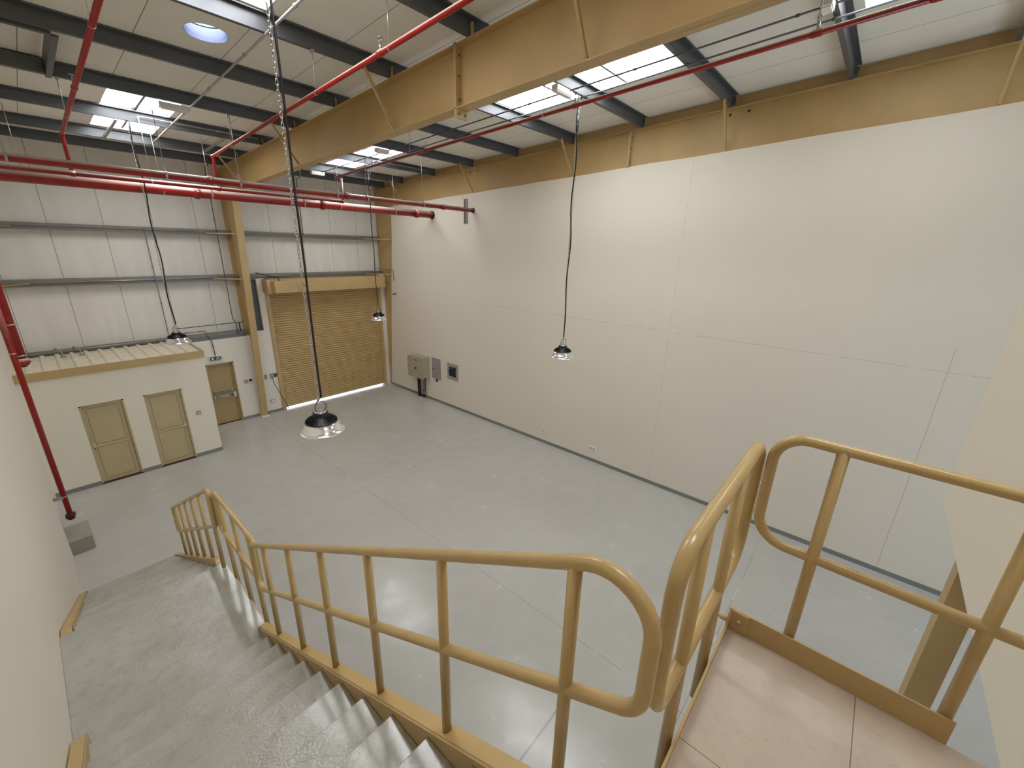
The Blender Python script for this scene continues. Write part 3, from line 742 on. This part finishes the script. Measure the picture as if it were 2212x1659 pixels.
for y in (13.66, 13.60, 13.54): b.tube([(9.93, y, .97), (9.93, y + .01, .5), (9.93, y - .01, 0.0)], .028, 10)
tag(b.build('supply_cables', M['black'], None, (9.93, 13.6, 0)), 'bundle of thick black supply cables below the electrical enclosure', 'cables')
t = thing('cable_tray', 'perforated zinc cable tray below the electrical enclosure', 'cable tray', (9.98, 13.42, 0))
b = MB(); b.box(9.965, 9.97, 13.34, 13.50, .12, .97); b.box(9.94, 9.97, 13.34, 13.345, .12, .97); b.box(9.94, 9.97, 13.495, 13.50, .12, .97)
b.build('channel', M['steel'], t)
b = MB()
for k in range(16):
    for y in (13.38, 13.43): b.box(9.962, 9.966, y, y + .02, .16 + k * .05, .185 + k * .05)
b.build('slots', M['black'], t)
conduit([(9.98, 13.26, .97), (9.985, 13.26, .3), (9.98, 13.20, .12)], .014, 'thin black conduit with clips at the right of the cable tray', 'black', clips=3)
tag(MB().box(9.93, 9.99, 13.30, 13.42, 0, .10).build('cable_boot', M['black'], None, (9.95, 13.36, 0), bevel=.006), 'small black rubber boot at the floor below the cable tray', 'cable boot')
t = thing('distribution_board', 'flat grey distribution board recessed in the right wall beside the enclosure', 'electrical box', (XR, 12.55, .98))
b = MB(); b.box(XR - .018, XR, 12.29, 12.81, .96, 1.81); b.build('surround', M['grey_p'], t)
MB().box(XR - .024, XR - .018, 12.33, 12.77, 1.0, 1.77).build('door', M['cab'], t)
MB().box(XR - .036, XR - .024, 12.71, 12.75, 1.34, 1.39).build('lock', M['black'], t)
tag(MB().box(XR - .03, XR, 12.49, 12.57, .86, .955).build('cable_entry', M['black'], None, (XR, 12.53, .86)), 'small black cable entry below the flat grey distribution board', 'fitting')
t = thing('hose_cabinet', 'steel fire hose cabinet with a dark glass window in the right wall', 'fire hose cabinet', (XR, 11.57, 1.15))
b = MB(); y0, y1, z0, z1 = 11.27, 11.88, 1.155, 1.78
for (a0, a1, c0, c1) in ((y0, y0 + .11, z0, z1), (y1 - .11, y1, z0, z1), (y0 + .11, y1 - .11, z0, z0 + .12), (y0 + .11, y1 - .11, z1 - .12, z1)): b.box(XR - .022, XR, a0, a1, c0, c1)
b.build('door_frame', M['steel'], t)
MB().box(XR - .004, XR - .001, y0 + .11, y1 - .11, z0 + .12, z1 - .12).build('interior', M['black'], t)
b = MB()
for r in (.05, .09, .13): b.tube([(XR - .010, 11.53 + r * math.cos(2 * PI * k / 20), 1.42 + r * math.sin(2 * PI * k / 20)) for k in range(20)], .005, 6, closed=True)
b.build('hose_reel', M['grey_p'], t)
MB().box(XR - .020, XR - .017, y0 + .11, y1 - .11, z0 + .12, z1 - .12).build('window', M['glass'], t)
MB().box(XR - .03, XR - .022, y1 - .08, y1 - .05, 1.42, 1.47).build('latch', M['black'], t)
for (y0, y1, l, nm) in ((7.15, 7.26, 'small white single socket low on the right wall', 1), (5.29, 5.49, 'white double socket low on the right wall above the skirting', 2)):
    o = tag(MB().box(XR - .02, XR, y0, y1, .37, .48).build('socket_outlet', M['white_p'], None, (XR, (y0 + y1) / 2, .37), bevel=.003), l, 'socket', 'white socket outlets')
    for k in range(nm):
        yc = y0 + (y1 - y0) * (k + .5) / nm
        MB().box(XR - .026, XR - .02, yc - .02, yc + .02, .395, .45).build('socket_face', M['grey_p'], o)
o = tag(MB().box(XR - .045, XR, 10.70, 10.735, 6.72, 7.47).box(XR - .045, XR, 10.80, 10.835, 6.72, 7.47).box(XR - .01, XR, 10.70, 10.835, 6.72, 7.47).build('strut_channel', M['galv_l'], None, (XR, 10.76, 6.72)), 'vertical zinc strut channel on the right wall behind the upper red pipe end', 'strut channel')

# ------------------------------------------------------------------ red sprinkler pipework
def pipe(pts, r, label, fr=.06, name='sprinkler_pipe', couplings=(), coup_len=.09, flange_ends=(), seg=20, cat='pipe', grp='red sprinkler pipes'):
    P = fillet(pts, fr, 6); c = (Vector(pts[0]) + Vector(pts[-1])) / 2
    t = thing(name, label, cat, c, grp)
    MB().tube(P, r, seg).build('pipe_run', M['red'], t)
    for (p, u) in couplings:
        p = Vector(p); u = Vector(u).normalized()
        b = MB(); b.tube([p - u * coup_len / 2, p - u * coup_len * .3, p + u * coup_len * .3, p + u * coup_len / 2], [r * 1.06, r * 1.28, r * 1.28, r * 1.06], 16)
        if r > .04:
            v = u.cross(Vector((0, 0, 1))); v = v.normalized() if v.length > .1 else Vector((1, 0, 0))
            for sg in (1, -1): b.tube([p + v * r * 1.2 * sg - Vector((0, 0, .02)), p + v * r * 1.42 * sg, p + v * r * 1.2 * sg + Vector((0, 0, .02))], .016, 6)
        b.build('coupling', M['red'], t)
    for (p, u) in flange_ends:
        p = Vector(p); u = Vector(u).normalized()
        MB().tube([p - u * .02, p + u * .02], r * 1.22, 20).build('end_collar', M['black'], t)
    return t
ZB, YBM = 7.03, 12.45
ZT, YTM = 7.11, 10.35
ZM, YMM = 7.10, 11.72
pipe([(-.45, YBM, ZB), (XR, YBM + .05, ZB)], .108, 'thickest red fire main crossing the hall, the lowest of the three long pipes', couplings=[((x, YBM, ZB), (1, 0, 0)) for x in (3.11, 6.07, 9.3)], coup_len=.12, flange_ends=[((XR - .02, YBM + .05, ZB), (1, 0, 0))])
pipe([(-.45, YTM + .03, ZT), (XR, YTM + .08, ZT)], .062, 'upper long red main crossing the hall and ending at the zinc strut channel', couplings=[((x, YTM + .03, ZT), (1, 0, 0)) for x in (2.86, 5.69, 8.75)], coup_len=.11, flange_ends=[((XR - .02, YTM + .08, ZT), (1, 0, 0))])
t = pipe([(-.45, YMM, ZM), (6.30, YMM, ZM), (6.30, YMM, 7.68)], .042, 'thin middle red sprinkler pipe that turns up to a branch at its right end', couplings=[((6.27, YMM, ZM), (1, 0, 0.2)), ((1.05, YMM, ZM), (1, 0, 0)), ((3.36, YMM, ZM), (1, 0, 0))], fr=.05)
def branch(x, za, ya, label, yend=-.99, slope=.056, sprinklers=(), r=.030):
    zf = lambda y: za + slope * (ya - y)
    dn = [((x, ya, ZM + .03)), ((x, ya, za))] if x < 6 else []
    pts = ([(x, ya, ZM + .03)] if x < 6 else []) + [(x, ya, za), (x, yend, zf(yend))]
    if x > 6: pts = [(x, ya + .28, zf(ya + .28)), (x, yend, zf(yend))]
    t = pipe(pts, r, label, fr=.03, name='sprinkler_branch', couplings=[((x, y, zf(y)), (0, 1, -slope)) for y in sprinklers] + [((x, ya, za), (0, 1, 0))], coup_len=.12, seg=16)
    for y in sprinklers:
        b = MB(); z = zf(y); b.tube([(x, y, z + .02), (x, y, z + .10)], .014, 8); b.tube([(x, y - .02, z + .10), (x, y - .02, z + .15)], .004, 6); b.tube([(x, y + .02, z + .10), (x, y + .02, z + .15)], .004, 6)
        b.lathe([(0, .15), (.028, .15), (.028, .156), (0, .156)], (x, y, z), 10)
        b.build('sprinkler_head', M['steel'], t)
    return t, zf
_, zf0 = branch(1.05, 7.74, YMM, 'leftmost red sprinkler branch rising to the top edge of the photo', sprinklers=(8.9,), slope=.066)
_, zf1 = branch(3.36, 7.75, YMM, 'red sprinkler branch passing left of the deep tan beam', sprinklers=(5.05,), slope=.058)
_, zf2 = branch(6.30, 7.74, YMM, 'long red sprinkler branch crossing the right bay below the skylights', sprinklers=(8.0, 4.25, 1.15, .2), slope=.054)
# risers on the left
t = pipe([(-.385, 11.25, .74), (-.385, 11.25, 7.6)], .043, 'long thin red riser pipe running down the left wall to the floor plinth', name='riser_pipe', couplings=[((-.385, 11.25, 5.6), (0, 0, 1))])
b = MB(); b.tube([(-.385, 11.25, .66), (-.385, 11.25, .70)], .075, 16); b.tube([(-.385, 11.25, .60), (-.385, 11.25, .66)], .055, 16)
for a in range(4):
    b.tube([(-.385 + .075 * math.cos(a * PI / 2 + .6), 11.25 + .075 * math.sin(a * PI / 2 + .6), .64), (-.385 + .075 * math.cos(a * PI / 2 + .6), 11.25 + .075 * math.sin(a * PI / 2 + .6), .72)], .012, 6)
b.build('end_flange', M['darkred'], t)
MB().box(-.60, -.40, 11.20, 11.24, 1.08, 1.14).build('wall_bracket', M['galv_l'], t)
MB().tube([(-.385, 11.25, 1.10), (-.385, 11.25, 1.12)], .046, 16).build('pipe_clip', M['steel'], t)
MB().tube([(-.385, 11.25, 4.0), (-.385, 11.25, 4.02)], .046, 16).build('pipe_clip', M['steel'], t)
t = pipe([(-.345, 12.45, 3.62), (-.345, 12.45, 7.03)], .078, 'thick red riser pipe ending in a grooved cap above the restroom roof', name='riser_pipe', couplings=[((-.345, 12.45, 3.62), (0, 0, 1))], coup_len=.14)
MB().tube([(-.345, 12.45, 3.74), (-.345, 12.45, 3.76)], .088, 16).build('pipe_clip', M['steel'], t)
MB().tube([(-.345, 12.45, 4.35), (-.345, 12.45, 4.37)], .088, 16).build('pipe_clip', M['steel'], t)
MB().lathe([(.05, 0), (.05, .03), (0, .03)], (-.345, 12.45, 3.52), 16).build('outlet_cap', M['darkred'], t)

# pipe hangers (threaded rod and clevis ring)
def hanger(x, y, z, r, label, ztopv=None):
    t = thing('pipe_hanger', label, 'pipe hanger', (x, y, z), 'zinc pipe hangers')
    zt_ = ztopv if ztopv else ztop(y) + .05
    MB().tube([(x, y, z + r + .08), (x, y, zt_)], .006, 6).build('threaded_rod', M['galv_l'], t)
    b = MB(); w_ = .016
    P = [Vector((0, math.cos(a) * r * 1.05, math.sin(a) * r * 1.05)) for a in [PI / 2 + 2 * PI * k / 20 for k in range(20)]]
    vs = []
    for p in P: vs += [(x - w_, y + p.y, z + p.z), (x + w_, y + p.y, z + p.z)]
    n = len(P); b.add(vs, [(2 * k, 2 * k + 1, (2 * k + 3) % (2 * n), (2 * k + 2) % (2 * n)) for k in range(n)], True)
    b.box(x - w_, x + w_, y - .012, y + .012, z + r, z + r + .09)
    b.build('clevis_ring', M['galv_l'], t)
places = ['at its left end', 'near the far left lamp', 'left of the tan beam', 'just right of the tan beam', 'right of the tall lamp chain', 'near the right wall']
for i, x in enumerate((.45, 2.49, 3.40, 5.55, 6.59, 8.45)): hanger(x, YBM + .02, ZB, .108, 'zinc hanger on the thick lower red main, ' + places[i], 8.22)
for i, x in enumerate((.25, 2.17, 3.38, 5.44, 6.25, 8.0)): hanger(x, YTM + .04, ZT, .07, 'zinc hanger on the upper red main, ' + places[i])
for i, x in enumerate((2.2, 4.9)): hanger(x, YMM, ZM, .042, 'zinc hanger on the thin middle red pipe, ' + ('left of' if i == 0 else 'right of') + ' the tan beam', 8.28)
def bhang(x, zf, y, label):
    t = thing('branch_hanger', label, 'pipe hanger', (x, y, zf(y)), 'short branch hangers')
    MB().tube([(x, y, zf(y) + .03), (x, y, ztop(y) + .03)], .006, 6).build('threaded_rod', M['galv_l'], t)
    MB().tube([(x, y - .012, zf(y)), (x, y + .012, zf(y))], .034, 14).build('ring', M['galv_l'], t)
    MB().box(x - .02, x + .02, y - .03, y + .03, ztop(y) - .03, ztop(y)).build('purlin_clamp', M['galv_l'], t)
for (x, zf, nm) in ((1.05, zf0, 'leftmost red branch'), (3.36, zf1, 'red branch left of the tan beam'), (6.30, zf2, 'long right red branch')):
    for y, pn in ((10.42, 'far'), (6.72, 'middle') if x < 6 else (8.57, 'middle'), (4.87, 'near')):
        bhang(x, zf, y, 'short zinc hanger on the %s, the %s one' % (nm, pn))
bhang(6.30, zf2, 1.16, 'short zinc hanger on the long right red branch beside the broad purlin')

# ------------------------------------------------------------------ ceiling conduits and emergency light boxes
def slope_conduit(x, y0, y1, dz, label, r=.014, mat='galv_l'):
    pts = [(x, y0, ztop(y0) - dz), (x, y1, ztop(y1) - dz)]
    return conduit(pts, r, label, mat, clips=6)
slope_conduit(2.76, 14.3, 2.4, .02, 'long zinc conduit running up the left roof bay past the round light tube', .016)
slope_conduit(7.02, 14.3, -.6, .02, 'upper of two long zinc conduits in the right roof bay', .013, 'galv')
slope_conduit(7.43, 12.0, -.6, .02, 'lower of two long zinc conduits in the right roof bay', .013, 'galv')
def hook(x, y, xe, label, name='conduit'):
    z = ztop(y) + .10
    conduit([(x, y - .1, z - .30), (x, y - .1, z - .02), (x + .06, y - .08, z), (xe, y - .08, z)], .014, label, 'galv_l', clips=2, fr=.05)
hook(2.28, 12.25, 4.5, 'bent conduit from the left bay lamp along the purlin')
hook(7.60, 12.25, 9.6, 'bent conduit from the far right lamp along the purlin')
for (x0, x1, y, l) in ((6.62, 7.08, 4.91, 'white emergency light box beside the big right skylight'), (6.80, 7.02, 1.21, 'white emergency light box at the top right edge'),
                     (2.30, 2.76, 10.50, 'long white emergency light box beside the left skylight'), (6.66, 7.02, 10.50, 'white emergency light box beside the far right skylight'), (6.66, 7.08, 14.20, 'white emergency light box by the eave above the red pipes')):
    z = ztop(y)
    o = tag(MB().box(x0, x1, y - .06, y + .06, z - .10, z - .01).build('emergency_light', M['white_p'], None, ((x0 + x1) / 2, y, z), bevel=.01), l, 'emergency light', 'white emergency light boxes')
    MB().box(x0 + .02, x1 - .02, y - .05, y + .05, z - .115, z - .10).build('diffuser', M['white_p'], o)

# ------------------------------------------------------------------ high bay pendant lamps
def lamp_parts(root, L):
    x, y, z = root.location
    # reflector with rolled rim
    MB().lathe([(.262, -.004), (.262, .004), (.250, .006), (.238, .012), (.215, .055), (.188, .115), (.180, .118), (.184, .112), (.210, .052), (.233, .008), (.248, .0), (.262, -.004)], (x, y, z), 48).build('reflector', M['reflector'], root)
    b = MB(); b.lathe([(0, .108), (.186, .108), (.190, .118), (.186, .128), (.165, .134), (.10, .178), (.085, .185), (0, .185)], (x, y, z), 40)
    for k in range(36):
        a = 2 * PI * k / 36; ca, sa = math.cos(a), math.sin(a); t_ = Vector((-sa, ca, 0)) * .0025; d_ = Vector((ca, sa, 0)); o_ = Vector((x, y, z))
        poly = [o_ + d_ * .075 + Vector((0, 0, .15)) - t_, o_ + d_ * .182 + Vector((0, 0, .118)) - t_, o_ + d_ * .182 + Vector((0, 0, .142)) - t_, o_ + d_ * .150 + Vector((0, 0, .168)) - t_, o_ + d_ * .085 + Vector((0, 0, .205)) - t_]
        b.prism(poly, t_ * 2)
    b.build('heat_sink', M['black'], root)
    MB().lathe([(.088, .18), (.09, .19), (.09, .235), (.084, .243), (0, .243)], (x, y, z), 32).build('driver_housing', M['black'], root)
    MB().lathe([(.0, .252), (.055, .252), (.066, .249), (.07, .2425)], (x, y, z), 28).build('top_plate', M['steel'], root)
    MB().lathe([(0, .103), (.17, .103), (.17, .109), (0, .109)], (x, y, z), 32).build('lens_cover', M['white_p'], root)
    b = MB(); b.tube([(x + .022 * math.cos(2 * PI * k / 16), y, z + .285 + .03 * math.sin(2 * PI * k / 16)) for k in range(16)], .005, 6, closed=True)
    b.build('hook', M['steel'], root)
    # cable drip loop at the lamp
    loop = [(x + .03, y - .02, z + .25), (x + .05, y - .03, z + .268), (x + .072, y - .03, z + .31), (x + .055, y - .02, z + .355), (x + .03, y - .01, z + .375), (x + .01, y - .01, z + .37)]
    b = MB(); b.tube(fillet(loop, .03, 4), .005, 6); b.tube(fillet([(x - .04, y + .02, z + .25), (x - .05, y + .02, z + .30), (x - .03, y + .01, z + .36), (x + .015, y - .01, z + .42), (x + .02, y - .014, z + .45)], .04, 4), .005, 6)
    cb = b.build('drip_loop', M['black'], root)
def lamp_drop(root, L, ox, oy, wob):
    x, y, z = root.location
    b = MB(); pitch = .046; n = int((L - .31) / pitch)
    for i in range(n):
        zc = z + .325 + i * pitch; P = []
        sx = -ox * .5 + wob * .4 * math.sin(i * .11 + x)
        for k in range(10):
            a = 2 * PI * k / 10; p = (.0125 * math.cos(a), (.0145 if math.sin(a) > 0 else -.0145) + .0135 * math.sin(a))
            P.append((x + sx + p[0], y, zc + p[1]) if i % 2 else (x + sx, y + p[0], zc + p[1]))
        b.tube(P, .0044, 6, closed=True)
    b.build('chain', M['steel'], root)
    P = []; zs = z + .43; ln = L - .45
    for i in range(41):
        f = i / 40; P.append((x + ox + wob * math.sin(f * 17 + x), y + oy + wob * .5 * math.cos(f * 21), zs + ln * f))
    MB().tube(P, .0125, 8).build('supply_cable', M['black'], root)
    b = MB()
    for f in (.1, .3, .5, .7, .9):
        zz = zs + ln * f; b.tube([(x - .008, y + .004, zz), (x + ox * 1.5, y + oy * 1.5, zz + .002)], .004, 5)
    b.build('cable_ties', M['black'], root)
LZ = 3.745
GL = 'high bay pendant lamps'
lamps = [((2.06, 4.86, LZ + .04), ztop(4.85) - LZ - .04, 'largest black and silver pendant lamp, its long chain crossing the roller shutter'),
         ((2.115, 12.24, LZ - .06), ztop(12.24) - LZ + .06, 'black and silver pendant lamp hanging over the restroom roof'),
         ((7.45, 12.24, LZ - .09), ztop(12.24) - LZ + .09, 'smallest black and silver pendant lamp hanging before the right side of the shutter'),
         ((7.30, 4.86, LZ + .06), ztop(4.85) - LZ - .06, 'black and silver pendant lamp hanging alone before the blank right wall')]
root0 = thing('pendant_lamp', lamps[0][2], 'pendant lamp', lamps[0][0], GL)
lamp_parts(root0, lamps[0][1])
roots = [root0]
for (loc, L, lab) in lamps[1:]:
    r = copy_tree(root0); r.location = loc; r['label'] = lab; roots.append(r)
for r, (loc, L, lab), (ox, oy, wb) in zip(roots, lamps, ((.024, -.014, .002), (.014, -.018, .020), (-.014, -.016, .008), (-.012, -.014, .022))):
    lamp_drop(r, L, ox, oy, wb)
    if loc[0] > 5:
        x, y, z = loc; zt_ = z + L
        MB().tube(fillet([(x + .13, y + .03, zt_ - .02), (x + .12, y + .02, zt_ - .14), (x + .02, y - .01, zt_ - .42), (x - .005, y - .015, zt_ - .60)], .08, 6), .012, 8).build('feed_cable', M['black'], r)

# ------------------------------------------------------------------ floor plinth
tag(MB().box(-.60, -.19, 10.86, 11.58, 0, .30).build('concrete_plinth', M['plinth'], None, (-.36, 11.2, 0), bevel=.008), 'low grey painted concrete plinth on the floor under the red riser', 'plinth')

# ------------------------------------------------------------------ staircase
RISE1 = 1.98 / 12; ZL = 2.30
t = thing('staircase', 'grey painted two-flight staircase with tan steel stringers down the left wall', 'staircase', (.15, 4.5, 0))
XS0, XS1 = -.43, .795
NOSE1 = [3.63 - .3095 * k for k in range(11)]
for k, y in enumerate(NOSE1):
    z = ZL + RISE1 * (k + 1)
    b = MB(); b.box(XS0, XS1, y - .34 if k < 10 else y - .32, y, z - .045, z); b.box(XS0, XS1, y - .055, y - .02, z - RISE1, z - .045)
    b.build('tread', M['tread'], t, bevel=.006)
y = NOSE1[-1] - .3095
b = MB(); b.box(XS0, XS1, y - .03, y, 4.28 - RISE1, 4.26); b.build('riser', M['tread'], t)
MB().box(XL, .875, 3.62, 5.25, ZL - .12, ZL).build('landing', M['tread'], t, bevel=.006)
R2 = ZL / 14; RUN2 = .3035
for k in range(13):
    z = ZL - R2 * (k + 1); y = 5.25 + RUN2 * (k + 1)
    b = MB(); b.box(XS0, XS1, y - .34, y, z - .045, z); b.box(XS0, XS1, y - .055, y - .02, z - R2, z - .045)
    b.build('tread', M['tread'], t, bevel=.006)
def stringer(xa, xb, web_x, y0, z0, y1, z1, depth=.30, end0=0, end1=0):
    b = MB()
    b.prism([(xa, y0, z0), (xb, y0, z0), (xb, y0, z0 - .012), (xa, y0, z0 - .012)], (0, y1 - y0, z1 - z0))
    b.prism([(web_x, y0, z0), (web_x, y1, z1), (web_x, y1, max(0.0, z1 - depth)), (web_x, y0, max(0.0, z0 - depth))], (.01, 0, 0))
    zb0, zb1 = max(0.012, z0 - depth), max(.012, z1 - depth)
    b.prism([(xa, y0, zb0), (xb, y0, zb0), (xb, y0, zb0 - .012), (xa, y0, zb0 - .012)], (0, y1 - y0, zb1 - zb0))
    return b
s1 = lambda y: 2.614 + .532 * (3.428 - y)
s2 = lambda y: 2.345 - .556 * (y - 5.29)
b = stringer(.79, .872, .795, 3.93, s1(3.93), .19, s1(.19), .34); b.box(.79, .872, 3.92, 3.935, ZL - .1, s1(3.93)); b.build('stringer', M['tan'], t)
b = stringer(XL + .01, -.43, -.435, 3.80, s1(3.80), .19, s1(.19), .34); b.build('stringer', M['tan'], t)
b = stringer(.79, .872, .795, 5.32, s2(5.32), 9.27, s2(9.27), .34); b.prism([(.79, 5.25, ZL + .002), (.872, 5.25, ZL + .002), (.872, 5.32, s2(5.32)), (.79, 5.32, s2(5.32))], (0, .012, -.008)); b.build('stringer', M['tan'], t)
b = stringer(XL + .01, -.43, -.435, 5.38, s2(5.38) - .02, 9.25, s2(9.25), .34); b.prism([(XL + .01, 5.255, ZL - .02), (-.43, 5.255, ZL - .02), (-.43, 5.38, s2(5.38) - .02), (XL + .01, 5.38, s2(5.38) - .02)], (0, .012, -.008)); b.build('stringer', M['tan'], t)
b = MB(); b.box(.872, .885, 3.95, 5.2, ZL - .25, ZL - .01); b.box(.79, .875, 3.95, 5.2, ZL - .25, ZL - .24); b.build('landing_edge_beam', M['tan'], t)
for y in (3.99, 4.44, 4.89, 5.12): MB().box(.885, .895, y - .035, y + .035, ZL - .16, ZL - .04).build('fixing_plate', M['tan'], t)

# upper platform (the photographer's deck)
t = thing('upper_platform', 'raised platform floor with beige tiles and a tan steel kick plate edge', 'platform', (1.0, -.4, 4.0))
b = MB(); b.box(XL, 1.885, -1.0, .195, 4.262, 4.28); b.build('tiles', M['tile'], t)
MB().box(XL, 1.885, -1.0, .19, 4.14, 4.262).build('slab', M['plinth'], t)
b = MB(); b.box(1.885, 1.893, -.56, .20, 4.05, 4.392); b.build('side_kick_plate', M['tan'], t)
b = MB(); b.box(1.885, 1.893, -1.0, -.56, 4.05, 4.272); b.build('side_edge_plate', M['tan'], t)
b = MB(); b.box(.872, 1.893, .195, .205, 4.05, 4.31); b.build('front_edge_plate', M['tan'], t)
b = MB(); b.prism([(1.84, .195, 4.30), (1.893, .195, 4.30), (1.893, .195, 4.396), (1.88, .195, 4.396)], (0, .01, 0)); b.box(1.877, 1.885, .12, .196, 4.28, 4.39); b.build('corner_bracket', M['tan'], t)
for p in ((1.84, .21, 4.34),): MB().lathe([(0, 0), (.011, 0), (.011, .03), (.006, .03), (.006, .045), (0, .045)], (p[0] + .02, p[1] - .005, p[2]), 6, 'y').build('bolt', M['tan'], t)
MB().lathe([(0, -.01), (.012, -.01), (.012, .0)], (1.877, .155, 4.345), 6, 'x').build('bolt', M['tan'], t)
# ------------------------------------------------------------------ railings
def railing(label, loop, radii, posts, pr=.0215, rr=.0225, loc=None):
    t = thing('guard_railing', label, 'railing', loc, 'tan tubular railings')
    MB().tube(fillet(loop, radii, 10, closed=True), rr, 20, closed=True).build('rail_loop', M['rail'], t)
    for (a, c) in posts: MB().tube([a, c], pr, 16).build('post', M['rail'], t)
    return t
X1 = .84
t1 = lambda y: 5.18 - .54 * (y - .461)
m1 = lambda y: 4.694 - .54 * (y - .469)
yn, yf = .235, 3.77
railing('tan tube railing of the upper stair flight with six posts', [(X1, yf, t1(yf)), (X1, yn, t1(yn) - .0), (X1, yn, m1(yn)), (X1, yf, m1(yf))], [.07, .16, .11, .07],
        [((X1, y, t1(y)), (X1, y, s1(y))) for y in [.469 + .592 * k for k in range(6)]], loc=(X1, 2, 3.4))
X2 = .872
railing('tan tube railing beside the middle stair landing', [(X2, 3.82, 3.385), (X2, 5.02, 3.39), (X2, 5.02, 2.91), (X2, 3.82, 2.91)], [.06, .06, .06, .06],
        [((X2 + .0, y, 3.385), (X2 + .022, y, ZL - .13)) for y in (3.99, 4.44, 4.89)], loc=(X2, 4.4, 2.3))
t3 = lambda y: 3.40 - .548 * (y - 5.08)
railing('tan tube railing of the lower stair flight with six thin posts', [(X1, 5.07, t3(5.07)), (X1, 8.26, t3(8.26)), (X1, 8.26, t3(8.26) - .475), (X1, 5.07, t3(5.07) - .475)], [.07, .05, .05, .05],
        [((X1, y, t3(y)), (X1, y, s2(y))) for y in (5.713, 6.294, 6.867, 7.446, 8.014)] + [((X1, 5.17, t3(5.17)), (X1, 5.17, ZL - .0))], loc=(X1, 6.6, 1.6))
YG = .236
railing('short tan tube railing across the front edge of the platform', [(.965, YG, 5.245), (1.945, YG, 5.245), (1.945, YG, 4.66), (.965, YG, 4.66)], [.13, .13, .13, .10],
        [((x, YG, 5.245), (x, YG - .006, 4.06)) for x in (1.20, 1.62)], rr=.024, loc=(1.45, YG, 4.3))
X4 = 1.917
railing('tan tube railing along the side of the platform ending at the mezzanine wall', [(X4, .185, 5.30), (X4, -.98, 5.30), (X4, -.98, 4.80), (X4, .185, 4.80)], [.115, .03, .03, .12],
        [((X4, -.033, 5.30), (X4, -.033, 4.10)), ((X4, -.535, 5.30), (X4, -.535, 4.10))], loc=(X4, -.4, 4.3), rr=.0215)

# mezzanine column
t = thing('mezzanine_column', 'dark tan steel column under the mezzanine corner at the right', 'column', (5.1, -1.19, 0))
b = MB(); b.box(5.0, 5.2, -1.105, -1.095, 0, 3.55); b.build('flange', M['tan'], t)
b = MB(); b.box(5.0, 5.2, -1.295, -1.285, 0, 3.55); b.build('flange', M['tan'], t)
MB().box(5.0, 5.008, -1.285, -1.105, 0, 3.55).build('web', M['tan'], t)
